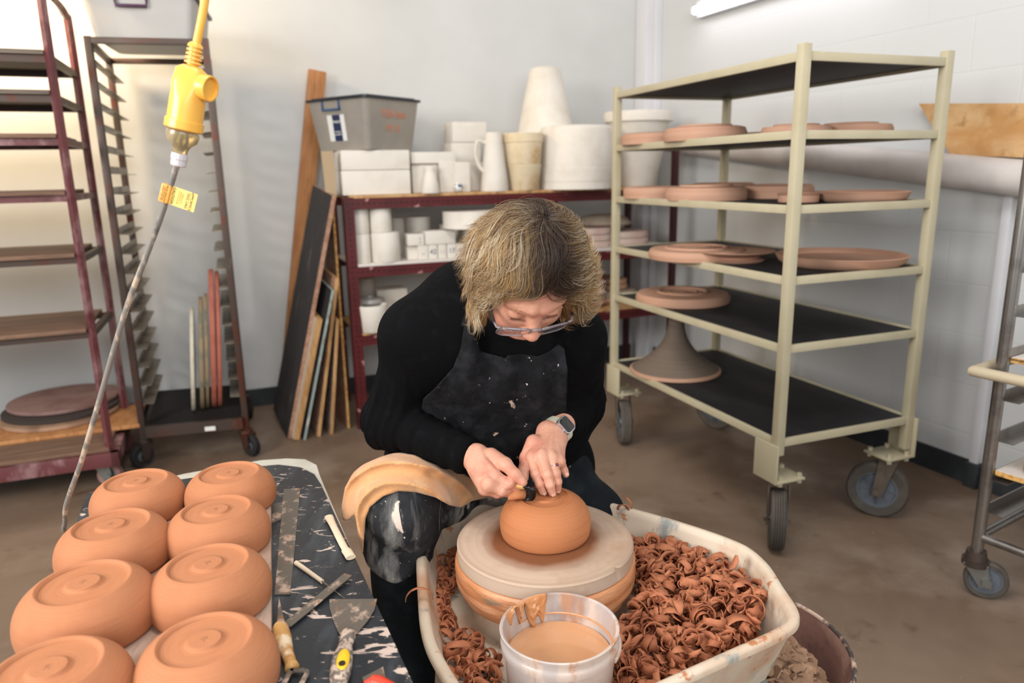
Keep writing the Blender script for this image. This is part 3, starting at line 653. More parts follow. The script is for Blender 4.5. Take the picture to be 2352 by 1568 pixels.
# ------------------------------------------------------------------ red slotted-angle shelf
SP = V(-.775, 3.517, 0); SLN = 1.87
sh = thing('red_shelf', SP, 'dark red slotted-angle shelving unit along the back wall', 'shelving unit', rz=A1)
m_slot = mat('slotted_red_angle', (84, 24, 27), .4, spots=[((70, 18, 22), 7, .5, .7), ((176, 130, 128), 16, .66, .72)], bump=(120, .06)); nt = m_slot.node_tree
tc = nt.nodes.new('ShaderNodeTexCoord'); sp_ = nt.nodes.new('ShaderNodeSeparateXYZ'); nt.links.new(tc.outputs['Object'], sp_.inputs[0])
def mth(op, a, b_=None, nt=nt):
    n = nt.nodes.new('ShaderNodeMath'); n.operation = op
    for i, v in enumerate((a, b_)):
        if v is None: continue
        if isinstance(v, (int, float)): n.inputs[i].default_value = v
        else: nt.links.new(v, n.inputs[i])
    return n.outputs[0]
fr_ = mth('LESS_THAN', mth('FRACT', mth('MULTIPLY', sp_.outputs[0], 38)), .45); zz = mth('LESS_THAN', mth('ABSOLUTE', sp_.outputs[2]), .0035)
mk = mth('MULTIPLY', fr_, zz); bs = nt.nodes['Principled BSDF']; mx = nt.nodes.new('ShaderNodeMix'); mx.data_type = 'RGBA'
nt.links.new(bs.inputs['Base Color'].links[0].from_socket, mx.inputs[6]); mx.inputs[7].default_value = (.008, .004, .004, 1); nt.links.new(mk, mx.inputs[0]); nt.links.new(mx.outputs[2], bs.inputs['Base Color'])
LASTBAR = [None]; m_postdark = mat('dark_maroon_post', (58, 26, 28), .5)
def angle_bar(name, a, b, out, wd=.045):
    """slotted strip from a to b; its flat face looks along `out`"""
    a, b, out = Vector(a), Vector(b), Vector(out); x = (b-a).normalized(); z = x.cross(-out).normalized(); y = z.cross(x)
    bm = BM(); L_ = (b-a).length; box(bm, (0, -.0015, -wd/2), (L_, .0015, wd/2)); box(bm, (0, -.0015, wd/2-.003), (L_, wd*.8, wd/2))
    o = obj(name, bm, m_slot, sh, smooth=False); LASTBAR[0] = o; o.matrix_basis = Matrix(((x.x, y.x, z.x, a.x), (x.y, y.y, z.y, a.y), (x.z, y.z, z.z, a.z), (0, 0, 0, 1))); return o
SD_ = .50
for x in (.012, SLN-.02):
    for y in (0, SD_):
        angle_bar('post', (x, y-.003, 0), (x, y-.003, 1.155 if x < 1 else 1.36), (0, -1, 0), .05 if x < 1 else .034)
        if x > 1: pst = bpy.data.objects[-1] if False else LASTBAR[0]; pst.data.materials.clear(); pst.data.materials.append(m_postdark)
m_darkpost = mat('black_painted_angle', (26, 30, 34), .5)
LV = [1.155, .828, .487]
for k, z in enumerate(LV):
    angle_bar('rail', (.0, -.005, z-.03), (SLN, -.005, z-.03), (0, -1, 0), .05); angle_bar('rail', (.0, SD_, z-.03), (SLN, SD_, z-.03), (0, -1, 0), .05)
    bm = BM(); box(bm, (.02, .0, z-.006), (SLN-.03, SD_, z+.008), bev=.001)
    obj('shelf_board', bm, [m_plyedge, m_melamine, m_plyedge][k], sh)
for x, y in ((.97, SD_), (1.2, .3)):
    bm = BM(); box(bm, (x, y-.02, .85), (x+.045, y+.02, 1.12)); obj('brace', bm, m_darkpost, sh, label='dark brace under the top board')
LZ = [z+.0085 for z in LV]
def shl(x, y, z): return sh.matrix_basis @ V(x, y, z)
shi = sh.matrix_basis.inverted()
def sx(px, py, yo):     # shelf-local x,z of a pixel on the vertical plane yo behind the shelf front
    p = PP(px, py, shl(0, yo, 0), sh.matrix_basis.to_3x3() @ V(0, 1, 0)); q = shi @ p; return q.x, q.z
def boxon(pl, pr, pt, zb, yo, dp, name, label, m=m_white_plaster, cat='plaster mould', grp='white plaster moulds on the red shelf', rz=0, bev=.006, zt=None):
    x0, z1 = sx(pl, pt, yo); x1, _ = sx(pr, pt, yo); z1 = zt or z1; w_ = x1-x0; h = z1-zb
    b = BM(); box(b, (-w_/2, 0, 0), (w_/2, dp, h), bev=bev)
    if h > .14 and name == 'plaster_mould': pass
    o = obj(name, b, m); o.matrix_basis = sh.matrix_basis @ Matrix.Translation(((x0+x1)/2, yo, zb)) @ Matrix.Rotation(rz, 4, 'Z'); return tag(o, label, cat, grp), z1
def latheon(pl, pr, pt, zb, yo, prof, name, label, m=m_white_plaster, cat='plaster mould', grp='white plaster moulds on the red shelf', zt=None, extra=None):
    """prof: (radius fraction, height fraction)"""
    x0, z1 = sx(pl, pt, yo); x1, _ = sx(pr, pt, yo); z1 = zt or z1; r = (x1-x0)/2; h = z1-zb
    b = BM(); lathe(b, [(0, 0)]+[(q*r, t*h) for q, t in prof]+[(0, prof[-1][1]*h)], 48, caps=False)
    o = obj(name, b, m); o.matrix_basis = sh.matrix_basis @ Matrix.Translation(((x0+x1)/2, yo, zb)); tag(o, label, cat, grp)
    return o, z1
CYL = [(.96, 0), (1, .04), (1, .96), (.96, 1)]
Z_ = LZ[0]
# two-part rectangular mould with the tub on it
_, za = boxon(784, 942, 392, Z_, .03, .26, 'plaster_mould', 'lower half of the big rectangular plaster mould under the grey tub')
_, zb_ = boxon(782, 940, 345, za+.001, .03, .26, 'plaster_mould', 'upper half of the big rectangular plaster mould under the grey tub')
tx, _ = sx(848, 342, .17)
tb = thing('storage_tub', shl(tx-.01, .17, zb_+.002), 'grey translucent storage tub with black lid on plaster moulds', 'tub', rz=A1+math.radians(-45)+.0)
tb.matrix_basis = Matrix.Translation(shl(tx, .235, zb_+.002)) @ Matrix.Rotation(math.radians(-34), 4, 'Z')
TW0, TW1, TD0, TD1, TH = .345, .405, .325, .385, .235
obj('tub_body', tubmesh(TW0, TD0, TW1, TD1, TH, r=.03), m_clear, tb)
b = BM(); prism(b, round_poly(TW1+.02, TD1+.02, .03), TH-.004, TH+.007, bev=.003); prism(b, round_poly(TW1-.02, TD1-.02, .03), TH+.007, TH+.014, bev=.003); obj('lid', b, m_navy, tb)
b = BM(); prism(b, round_poly(TW0-.02, TD0-.02, .02), 0.004, .13); obj('tub_contents', b, mat('grey_tub_contents', (158, 146, 134), .8, spots=[((120, 108, 100), 9, .45, .65)]), tb)
b = BM(); yk = -TD1/2-.004
box(b, (-.09, yk, .185), (.03, yk+.014, .194)); box(b, (-.09, yk, .185), (-.082, yk+.014, .232)); box(b, (.022, yk, .185), (.03, yk+.014, .232)); obj('clip', b, m_blue, tb, label='blue clip handle')
def yface(z): return -(TD0+(TD1-TD0)*z/TH)/2-.0015
def label_quad(x0, x1, z0, z1, off=0):
    bb = BM(); y0, y1 = yface(z0)-off, yface(z1)-off
    addv(bb, [(x0, y0, z0), (x1, y0, z0), (x1, y1, z1), (x0, y1, z1), (x0, y0+.001, z0), (x1, y0+.001, z0), (x1, y1+.001, z1), (x0, y1+.001, z1)], [(0, 1, 2, 3), (7, 6, 5, 4), (0, 4, 5, 1), (1, 5, 6, 2), (2, 6, 7, 3), (3, 7, 4, 0)]); return bb
lb = obj('paper_label', label_quad(-.07, .045, .045, .165), m_white, tb, label='white label with a navy middle')
obj('label_panel', label_quad(-.035, .018, .045, .165, .001), mat('label_navy', (34, 44, 78), .5), lb)
def text(name, s, size, M, m, parent=None, thick=.0003, align='CENTER', bold=False):
    cu = bpy.data.curves.new(name, 'FONT'); cu.body = s; cu.size = size; cu.extrude = thick; cu.align_x = align; cu.align_y = 'CENTER'
    cu.materials.append(m)
    if bold: cu.offset = size*.018
    t_ = bpy.data.objects.new('t', cu); me = bpy.data.meshes.new_from_object(t_); bpy.data.objects.remove(t_); bpy.data.curves.remove(cu); me.name = name
    if not me.materials: me.materials.append(m)
    o = bpy.data.objects.new(name, me); COL.objects.link(o); o.matrix_basis = M
    if parent: o.parent = parent
    return o
MT = Matrix(((1, 0, 0, -.0085), (0, 0, -1, yface(.13)-.0025), (0, 1, 0, .135), (0, 0, 0, 1)))
text('label_text', 'Award', .026, MT, m_white, lb)
MT = MT.copy(); MT[1][3] = yface(.08)-.0025; MT[2][3] = .082; text('label_text', 'storage\ncontainer', .013, MT, m_white, lb)
# orange crayon marks on the right-hand face
def xface(z): return (TW0+(TW1-TW0)*z/TH)/2+.0015
for zc, s, sz in ((.165, 'TEA bits', .05), (.10, 'M 12', .045)):
    MX = Matrix(((0, 0, 1, xface(zc)+.001), (1, 0, 0, .0), (0, 1, 0, zc), (0, 0, 0, 1))); text('crayon_mark', s, sz, MX, m_orangeink, tb)

G3 = 'white plaster moulds on the red shelf'
boxon(944, 1046, 349, sx(944, 376, .06)[1], .06, .2, 'plaster_mould', 'flat plaster slab lid lying on a block, right of the big mould')
boxon(946, 1004, 377, Z_, .08, .18, 'plaster_mould', 'plaster block under the flat slab, right of the big mould')
latheon(965, 1008, 382, Z_, .015, [(.95, 0), (1, .05), (.62, .72), (.55, .78), (.6, .95), (.5, 1)], 'bottle_mould', 'small bottle-shaped plaster form at the shelf front')
boxon(1009, 1043, 371, Z_, .05, .12, 'plaster_mould', 'narrow upright plaster block, left of its twin with the patterned ball')
boxon(1044, 1079, 372, Z_, .04, .12, 'plaster_mould', 'narrow upright plaster block behind the small patterned ball')
o, z1 = boxon(1036, 1104, 327, Z_, .24, .16, 'plaster_mould', 'tall plaster block carrying a cube, left of the jug')
boxon(1038, 1117, 279, z1+.001, .24, .15, 'plaster_mould', 'plaster cube on top of the tall block')
boxon(1062, 1110, 372, Z_, .17, .06, 'plaster_mould', 'small plaster block low behind the jug')
o, _ = latheon(1102, 1163, 304, Z_, .06, [(.97, 0), (1, .03), (.9, .25), (.62, .85), (.58, .97), (.54, 1)], 'plaster_jug', 'tall tapering white jug with a loop handle', cat='jug')
jx0, jz0 = sx(1108, 338, .06); jx1, _ = sx(1133, 300, .06)
b = BM(); k_ = .9; tube(b, catmull([(-.04, 0, .24), (-.085, 0, .25), (-.1, 0, .19), (-.082, 0, .13), (-.058, 0, .10)], 8), .011, 10); obj('handle', b, m_white_plaster, o)
b = BM(); b_x, _z = sx(1055, 430, .0)
bmesh.ops.create_uvsphere(b, u_segments=24, v_segments=16, radius=.024); m_ball = mat('blue_marked_white', (224, 222, 216), .4, spots=[((46, 66, 110), 60, .52, .56)])
o = obj('patterned_ball', b, m_ball); o.location = shl(b_x, .0+.02, Z_+.024); tag(o, 'tiny white ball with blue marks on the front edge of the top shelf', 'ball')
o, z1 = latheon(1165, 1240, 378, Z_, .06, [(.78, 0), (.8, .02), (.97, .9), (1, .94), (1, 1)], 'bucket_mould', 'stained yellowish bucket-shaped mould, lower of two stacked', m_yellow_plaster)
latheon(1157, 1243, 306, z1+.001, .06, [(.84, 0), (.86, .03), (.96, .68), (.96, .7), (1, .71), (1, .98), (.97, 1)], 'bucket_mould', 'stained yellowish bucket-shaped mould with a thick rim, upper of two stacked', m_yellow_plaster)
latheon(1191, 1311, 154, Z_, .28, [(1, 0), (1, .47), (.985, .475), (.985, .485), (.56, .955), (.52, .985), (.45, 1)], 'cone_mould', 'tall tapering plaster tower, tallest thing on the shelf')
latheon(1247, 1397, 290, Z_, .06, [(1, 0), (1, .11), (.985, .115), (1, .125), (1, .33), (.985, .335), (.985, .94), (.95, .985), (.9, 1)], 'drum_mould', 'big round white plaster drum beside the trolley post')
latheon(1398, 1533, 257, Z_, .1, [(.52, 0), (.55, .02), (.9, .85), (.92, .865), (1.0, .87), (1.02, .96), (1, 1), (.96, .995), (.9, .95)], 'pot_mould', 'white flowerpot-shaped mould with wide rim seen through the trolley')
# middle shelf
Z_ = LZ[1]
for l, r, t, yo, lab in ((808, 849, 538, .03, 'white plaster cylinder, lower of the pair by the left post'), (851, 916, 534, .02, 'broad white plaster cylinder, lower one right of the stacked pair')):
    o, z1 = latheon(l, r, t, Z_, yo+.04, CYL, 'plaster_cylinder', lab)
    if l == 808: latheon(803, 845, 476, z1+.001, yo+.04, CYL, 'plaster_cylinder', 'white plaster cylinder, upper of the pair by the left post')
    else: latheon(847, 897, 474, z1+.001, yo+.05, CYL, 'plaster_cylinder', 'white plaster cylinder standing on the broad one')
o, z1 = latheon(930, 990, 541, Z_, .26, CYL, 'plaster_cylinder', 'dim plaster cylinder at the back, lower one behind the letter blocks')
latheon(931, 987, 498, z1+.001, .26, CYL, 'plaster_cylinder', 'dim plaster cylinder at the back above the letter blocks')
latheon(895, 930, 500, Z_, .32, CYL, 'plaster_cylinder', 'shaded plaster cylinder deep in the middle shelf')
G4 = 'letter blocks on the red shelf'
marks = ['..', '42', ': :', '17', '47']
blocks = [(960, 984), (984, 1005), (1006, 1026), (1027, 1049), (1049, 1070)]
zt_ = sx(1000, 562, .03)[1]
for i, (l, r) in enumerate(blocks):
    o, z1 = boxon(l, r-1, 562, Z_, .03, .09, 'letter_block', 'small white stamp block with blue marks, %s of five in the row' % ['leftmost', 'second', 'middle', 'fourth', 'rightmost'][i], cat='stamp block', grp=G4, bev=.002, zt=zt_)
    text('blue_mark', marks[i], .034, Matrix(((1, 0, 0, 0), (0, 0, -1, -.0006), (0, 1, 0, (z1-Z_)*.5), (0, 0, 0, 1))), m_blueink, o)
boxon(935, 958, 566, Z_, .06, .09, 'letter_block', 'unmarked stamp block at the left end of the block row', cat='stamp block', grp=G4, bev=.002)
o, z1 = boxon(936, 974, 538, zt_+.001, .03, .08, 'letter_block', 'stamp block with two blue marks, left one on top of the row', cat='stamp block', grp=G4, bev=.003)
text('blue_mark', ':', .05, Matrix(((1, 0, 0, .02), (0, 0, -1, -.0006), (0, 1, 0, .028), (0, 0, 0, 1))), m_blueink, o)
boxon(976, 1046, 531, zt_+.001, .03, .08, 'plaster_mould', 'long plaster block lying on the row of stamp blocks', cat='plaster mould')
o, z1 = boxon(1069, 1136, 522, Z_, .06, .2, 'plaster_mould', 'tall plaster box beside the hair of the potter, under a drum')
latheon(1018, 1140, 486, z1+.001, .03, [(1, 0), (1, .15), (.985, .2), (.985, 1)], 'drum_mould', 'flat white drum on top of the plaster box left of the hair')
boxon(1018, 1066, 516, Z_, .22, .1, 'plaster_mould', 'pale plaster block behind the stamp blocks')
# slabs at the right end, middle shelf
G5 = 'clay slabs at the right end of the red shelf'
m_slab = mat('pale_pink_slab', (206, 186, 174), .85, spots=[((192, 160, 150), 5, .45, .7)]); m_slabgrey = mat('grey_beige_slab', (172, 158, 142), .85, spots=[((150, 134, 120), 6, .45, .7)])
def slabs(l, r, ts, zb, yo, dp, labs, m, rnd=.35):
    z0 = zb
    for k, lab in enumerate(labs):
        x0, _ = sx(l+k*2, 500, yo); x1, _ = sx(r-k*2, 500, yo); w_ = x1-x0
        b = BM(); prism(b, round_poly(w_, dp, min(w_, dp)*rnd), 0, ts, bev=.006); o = obj('clay_slab', b, m[k % len(m)]); o.matrix_basis = sh.matrix_basis @ Matrix.Translation(((x0+x1)/2, yo+dp/2, z0)); tag(o, lab, 'clay slab', G5); z0 += ts+.002
slabs(1318, 1422, .034, Z_, .06, .34, ['pink clay slab at the bottom of the left pile beside the hair', 'pink clay slab second from the bottom of the left pile beside the hair', 'pale slab third in the left pile beside the hair'], [m_slab, m_slab, m_slab])
b = BM(); lathe(b, [(0, 0), (.15, 0), (.165, .012), (.13, .045), (.08, .06), (0, .064)], 48); x_, _ = sx(1392, 510, .22); o = obj('domed_slab', b, m_slabgrey); o.location = shl(x_, .25, Z_+.11); tag(o, 'grey domed slab on top of the left pile beside the hair', 'clay slab', G5)
slabs(1414, 1505, .036, Z_, .10, .3, ['pink slab under another, seen between trolley posts', 'pale slab on top of another, seen between trolley posts'], [m_slab, m_slab])
# low shelf
Z_ = LZ[2]
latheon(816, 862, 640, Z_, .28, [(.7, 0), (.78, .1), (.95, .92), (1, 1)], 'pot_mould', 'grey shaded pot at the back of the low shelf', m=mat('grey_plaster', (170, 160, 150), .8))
o, z1 = latheon(819, 889, 702, Z_, .03, [(.8, 0), (.86, .04), (.97, .7), (1, .97), (.98, 1), (.9, .99), (.86, .9)], 'basin_mould', 'white round basin at the front of the low shelf')
b = BM(); lathe(b, [(0, 0), (.06, 0), (.078, .012), (.07, .03), (.02, .034), (.016, .045), (0, .047)], 40); x_, _ = sx(852, 700, .1); o = obj('round_lid', b, mat('translucent_grey_lid', (168, 164, 160), .35, trans=.3)); o.location = shl(x_, .12, z1-.012); tag(o, 'clouded grey lid lying on the white basin', 'lid')
boxon(866, 936, 667, Z_, .2, .14, 'plaster_mould', 'white block mould behind the basin on the low shelf')
G6 = 'pointed clay cones right of the hair'
for k in range(4):
    x_, z_ = sx(1362, 690-k*28, .1)
    b = BM(); lathe(b, [(0, 0), (.02, 0), (.085, .022), (.086, .028), (.03, .05), (0, .056)], 40); o = obj('clay_dish', b, m_slab if k else m_bisque); o.location = shl(x_, .12, Z_+.001+k*.058); tag(o, 'pale pointed-edge dish, %s of the pile right of the hair' % ['lowest', 'second', 'third', 'topmost'][k], 'dish', G6)
slabs(1372, 1482, .034, Z_, .12, .3, ['rosy slab lowest in the low pile seen past the trolley post', 'pale slab second in the low pile seen past the trolley post'], [m_bisque, m_slabgrey])
z0 = Z_+.074
slabs(1398, 1452, .03, z0, .16, .24, ['small rosy slab third in the low pile', 'small rosy slab topmost in the low pile'], [m_bisque, m_bisque])

# cardboard strip leaning at the left end of the shelf top
a0 = shl(*[sx(752, 452, .0)[0], .0, 0]); b = BM()
x0, z0_ = sx(749, 450, .02); x1, z1_ = sx(737, 344, .02)
xx = (x0-.01, x0+.045); 
addv(b, [(x0-.0, .02, .0), (x0+.05, .02, 0), (x1+.055, .02, z1_-z0_), (x1, .02, z1_-z0_), (x0, .04, 0), (x0+.05, .04, 0), (x1+.055, .04, z1_-z0_), (x1, .04, z1_-z0_)], [(0, 1, 2, 3), (7, 6, 5, 4), (0, 4, 5, 1), (1, 5, 6, 2), (2, 6, 7, 3), (3, 7, 4, 0)])
o = obj('tan_offcut', b, mat('tan_cardboard', (172, 150, 120), .8), smooth=False); o.matrix_basis = sh.matrix_basis @ Matrix.Translation((0, -.0, Z_*0+LZ[0]-.004)); tag(o, 'tan strip of board standing between timber stud and big plaster mould', 'board')
# ------------------------------------------------------------------ bench on the left with bowls
ZB = .612
bench = thing('work_bench', P(500, 1300, 0), 'low bench with a clay-smeared black top carrying a board of bowls', 'bench')
bench.matrix_basis = Matrix.Translation(V(-.52, 1.1, 0))
def pxpoly(pts, z): return [(P(x, y, z).x, P(x, y, z).y) for x, y in pts]
back = pxpoly([(736, 1098), (728, 1072), (702, 1059), (660, 1057), (600, 1061), (425, 1092), (400, 1098)], ZB-.012)
cr = pxpoly([(734, 1102)], ZB-.012)[0]
rdir = V(*pxpoly([(955, 1560)], ZB)[0], 0)-V(*pxpoly([(738, 1100)], ZB)[0], 0); rdir.normalize()
cpoly = back + [(-.74, 1.30), (-.60, .62), (cr[0]+rdir.x*.95-.012, cr[1]+rdir.y*.95)]
bm = BM(); prism(bm, cpoly[::-1], ZB-.034, ZB-.006, bev=.003); obj('laminate_top', bm, m_creamtop, bench, world=True)
bk2 = pxpoly([(738, 1112), (722, 1088), (690, 1072), (640, 1066), (590, 1070), (500, 1088), (215, 1128), (198, 1134), (170, 1215)], ZB)
r0 = V(*bk2[0], 0); r1 = r0+rdir*.95
bm = BM(); prism(bm, (bk2+[(-.60, .62), (r1.x, r1.y)])[::-1], ZB-.005, ZB, bev=.0015); obj('black_top', bm, m_black_top, bench, world=True)
for x, y in ((-.74, 1.24), (-.50, 1.42), (-.54, .7), (-.26, .72)):
    bm = BM(); box(bm, (x-.02, y-.02, 0), (x+.02, y+.02, ZB-.034), bev=.003); obj('leg', bm, m_darksteel, bench, world=True)
# ware board
ZW = ZB+.0215
wp = pxpoly([(622, 1146), (360, 1190), (225, 1160)], ZW); 
e0 = P(622, 1150, ZW); e1 = P(624, 1568, ZW); ed = (e1-e0); ed.z = 0; ed.normalize(); en = V(-ed.y, ed.x, 0); 
if en.x > 0: en = -en
e0 = e0-ed*.09; BL, BW = .99, .325
MWB = Matrix(((ed.x, en.x, 0, e0.x), (ed.y, en.y, 0, e0.y), (0, 0, 1, ZB+.0008), (0, 0, 0, 1)))
bm = BM(); box(bm, (0, -0, 0), (BL, BW, .0205), bev=.0015)
for v in bm.verts: v.co = Vector((v.co.y, v.co.x, v.co.z)) if False else v.co
if MWB.determinant() < 0: bmesh.ops.reverse_faces(bm, faces=bm.faces[:])
for v in bm.verts: v.co = MWB @ v.co
cen = MWB @ V(BL/2, BW/2, 0)
wb = obj('ware_board', bm, m_bench); wb.data.transform(Matrix.Translation(-cen)); wb.location = cen; tag(wb, 'dusty plywood ware board carrying the finished upturned bowls', 'board')
# bowls
BP = [(.081, 0), (.0848, .004), (.0862, .012), (.0868, .02), (.0862, .028), (.084, .038), (.0795, .048), (.073, .0565), (.0655, .063), (.0605, .0665), (.0575, .0682), (.0555, .0682), (.0535, .0665), (.0518, .0645), (.050, .0635), (.03, .0635), (.0235, .064), (.0205, .067), (.0185, .0676), (0, .0674)]
def smoothprof(p, k=3):
    q = catmull([(a, 0, b) for a, b in p], k); return [(max(v.x, 0), v.z) for v in q]
def bowlmesh(s=1, prof=BP, inner=True):
    b = BM(); pr_ = [(r*s, z*s) for r, z in smoothprof(prof)]
    full = ([(0, .052*s), (.04*s, .051*s), (.07*s, .035*s), (.0765*s, .012*s), (.0765*s, .001*s)]) + [(pr_[0][0], 0)] + pr_
    lathe(b, full, 96, caps=False); bmesh.ops.recalc_face_normals(b, faces=b.faces[:]); return b
bw = [(312, 1102, .98), (525, 1084, .98), (255, 1202, 1.035), (496, 1168, 1.0), (191, 1335, 1.075), (477, 1291, 1.01), (110, 1530, 1.03), (469, 1466, 1.0)]
bl = ['bowl at the far left corner of the ware board', 'bowl farthest back in the right row, nearest the bench corner', 'second bowl from the back in the left row', 'second bowl from the back in the right row', 'third bowl from the back in the left row, broadest of all', 'third bowl from the back in the right row', 'front bowl of the left row, cut by the picture edge', 'front bowl of the right row, beside the wooden knife']
m_stamp = mat('stamp_dark_clay', (150, 98, 66), .8)  # stamp letters in a darker clay colour
for (x, y, s), l in zip(bw, bl):
    c = P(x, y, ZW+.068*s); t = thing('clay_bowl', V(c.x, c.y, ZW), 'upturned orange clay '+l, 'bowl', 'upturned bowls on the ware board', rz=random.uniform(-.5, .5))
    obj('bowl_body', bowlmesh(s), m_bowl, t, angle=180)
    o = text('maker_stamp', 'R.', .013*s, Matrix.Translation((.001, 0, .0672*s)) @ Matrix.Rotation(random.uniform(-.4, .4), 4, 'Z'), m_stamp, t, thick=.0004)

# ------------------------------------------------------------------ tools on the black top
def flat(name, pts, m, label, cat, th=.0016, z=ZB, bev=0, tilt=0):
    pl = pxpoly(pts, z); c = (sum(p[0] for p in pl)/len(pl), sum(p[1] for p in pl)/len(pl))
    b = BM(); pp = [(p[0]-c[0], p[1]-c[1]) for p in pl]
    ar = sum(pp[i-1][0]*pp[i][1]-pp[i][0]*pp[i-1][1] for i in range(len(pp)))
    if ar < 0: pp = pp[::-1]
    prism(b, pp, 0, th, bev=bev); o = obj(name, b, m, smooth=False); o.location = (c[0], c[1], z+.0008+tilt); return tag(o, label, cat)
flat('steel_ruler', [(652, 1125), (690, 1123), (667, 1367), (631, 1368)], m_toolsteel, 'wide steel ruler smeared with clay lying along the ware board', 'ruler')
o = flat('metal_scraper', [(622, 1160), (650, 1155), (645, 1195), (622, 1205)], m_toolsteel, 'small metal scraper half under the ruler beside the ware board', 'scraper', z=ZB-.0005)
b = BM(); q = [P(x, y, ZB+.006) for x, y in ((755, 1186), (762, 1200), (775, 1226), (790, 1255), (800, 1270), (806, 1280))]
c_ = q[0].copy(); tube(b, [p-c_ for p in catmull(q, 4)], [lerp(.0085, .0065, min(1, abs(i/21-.0)*4)) if i < 6 else (.0065 if i < 14 else .0088) for i in range(21)], 12, flat=.5, nrm=(0, 0, 1)); o = obj('modelling_tool', b, m_boxwood); o.location = c_; tag(o, 'pale wooden modelling tool with flared ends near the bench edge', 'modelling tool')
b = BM(); q = [P(680, 1292, ZB+.004), P(740, 1335, ZB+.004)]; c_ = q[0].copy(); cyl(b, q[0]-c_, q[1]-c_, .0042, .0036, 12)
nt_ = thing('needle_tool', c_, 'thin wooden-handled needle tool lying under the metal strip', 'needle tool'); obj('handle', b, m_boxwood, nt_)
b = BM(); cyl(b, q[1]-c_, P(792, 1374, ZB+.002)-c_, .0014, .0005, 8); obj('needle', b, m_toolsteel, nt_)
b = BM(); q = [P(800, 1320, ZB+.0075), P(658, 1437, ZB+.004)]; c_ = (q[0]+q[1])/2; bar(b, q[0]-c_, q[1]-c_, .0155, .0013, up=(0, 0, 1))
o = obj('metal_strip', b, m_toolsteel, smooth=False); o.location = c_; 
# make the strip lie flat: width horizontal
d = (q[1]-q[0]); n_ = V(-d.y, d.x, 0).normalized(); o.data.clear_geometry(); b = BM()
vs = [q[0]+n_*.0082-c_, q[0]-n_*.0082-c_, q[1]-n_*.0082-c_, q[1]+n_*.0082-c_]; addv(b, vs+[v+V(0, 0, .0013) for v in vs], [(3, 2, 1, 0), (4, 5, 6, 7), (0, 1, 5, 4), (1, 2, 6, 5), (2, 3, 7, 6), (3, 0, 4, 7)]); bmesh.ops.recalc_face_normals(b, faces=b.faces[:]); b.to_mesh(o.data); b.free()
tag(o, 'narrow metal strip caked with clay lying across the needle tool', 'metal strip')
# putty knife
pk = thing('putty_knife', P(795, 1450, ZB), 'clay-caked putty knife with a yellow oval in its handle', 'putty knife'); M_ = pk.matrix_basis.inverted()
bl_ = pxpoly([(757, 1376), (866, 1375), (860, 1400), (845, 1425), (822, 1452), (812, 1462), (786, 1462), (776, 1450), (764, 1420), (757, 1395)], ZB+.003)
b = BM(); prism(b, bl_[::-1], ZB+.002, ZB+.0034); obj('blade', b, m_toolsteel, pk, world=True, smooth=False)
b = BM(); q = [P(x, y, ZB+.012) for x, y in ((800, 1450), (798, 1464), (794, 1480), (788, 1504), (784, 1530), (780, 1556), (776, 1590))]
tube(b, catmull(q, 5), [[.009, .0115, .0095, .013, .0145, .013, .006][min(6, int(i/5))]*(1-(i % 5)/5)+[.009, .0115, .0095, .013, .0145, .013, .006][min(6, int(i/5)+1)]*((i % 5)/5) for i in range(31)], 20, flat=.72, nrm=(0, 0, 1)); obj('handle', b, m_speckled, pk, world=True, angle=180)
b = BM(); cc = P(788, 1514, ZB+.0205); dd = (P(784, 1535, ZB+.0205)-P(790, 1495, ZB+.0205)).normalized(); sd = V(-dd.y, dd.x, 0)
Mx = Matrix(((dd.x, sd.x, 0, cc.x), (dd.y, sd.y, 0, cc.y), (0, 0, 1, cc.z), (0, 0, 0, 1))); bmesh.ops.create_uvsphere(b, u_segments=28, v_segments=12, radius=1, matrix=Mx @ Matrix.Diagonal((.0225, .0088, .0035, 1))); obj('inlay', b, m_yellow_soft, pk, world=True, angle=180, label='yellow oval inlay')
b = BM(); cc2 = cc+dd*.012+V(0, 0, .0022); cyl(b, cc2, cc2+V(0, 0, .002), .0045, seg=16); obj('hanging_hole', b, m_ink, pk, world=True, label='dark hanging hole')
# wooden knife with loop end
kn = thing('wooden_knife_tool', P(655, 1480, ZB), 'varnished wooden tool with small blade and wire loop end by the ware board', 'trimming tool')
b = BM(); q = [P(x, y, ZB+.010) for x, y in ((640, 1434), (644, 1444), (650, 1470), (660, 1500), (667, 1520), (671, 1533))]
tube(b, catmull(q, 4), [lerp([.006, .0118, .0125, .0085, .0078, .0095][min(5, i//4)], [.006, .0118, .0125, .0085, .0078, .0095][min(5, i//4+1)], (i % 4)/4) for i in range(21)], 18); obj('handle', b, m_toolwood, kn, world=True, angle=180)
b = BM(); bp_ = pxpoly([(641, 1374), (655, 1434), (645, 1440), (636, 1434)], ZB+.008); prism(b, bp_[::-1], ZB+.008, ZB+.0095); obj('blade', b, m_toolsteel, kn, world=True, smooth=False)
b = BM(); q = [P(668, 1528, ZB+.009), P(675, 1540, ZB+.009), P(700, 1538, ZB+.006), P(706, 1545, ZB+.006), P(690, 1575, ZB+.004), P(640, 1590, ZB+.006), P(658, 1558, ZB+.009), P(670, 1535, ZB+.009)]
for a_, c_2 in zip(q, q[1:]): bar(b, a_, c_2, .007, .0016, up=(0, 0, 1))
obj('loop', b, m_toolsteel, kn, world=True, smooth=False)
rt = thing('red_scraper', P(865, 1570, ZB), 'red handled scraper at the very bottom beside the wheel tray', 'scraper')
b = BM(); bp_ = pxpoly([(880, 1531), (886, 1556), (870, 1580), (840, 1575), (832, 1556)], ZB+.004); prism(b, bp_[::-1], ZB+.003, ZB+.0045); obj('blade', b, m_toolsteel, rt, world=True, smooth=False)
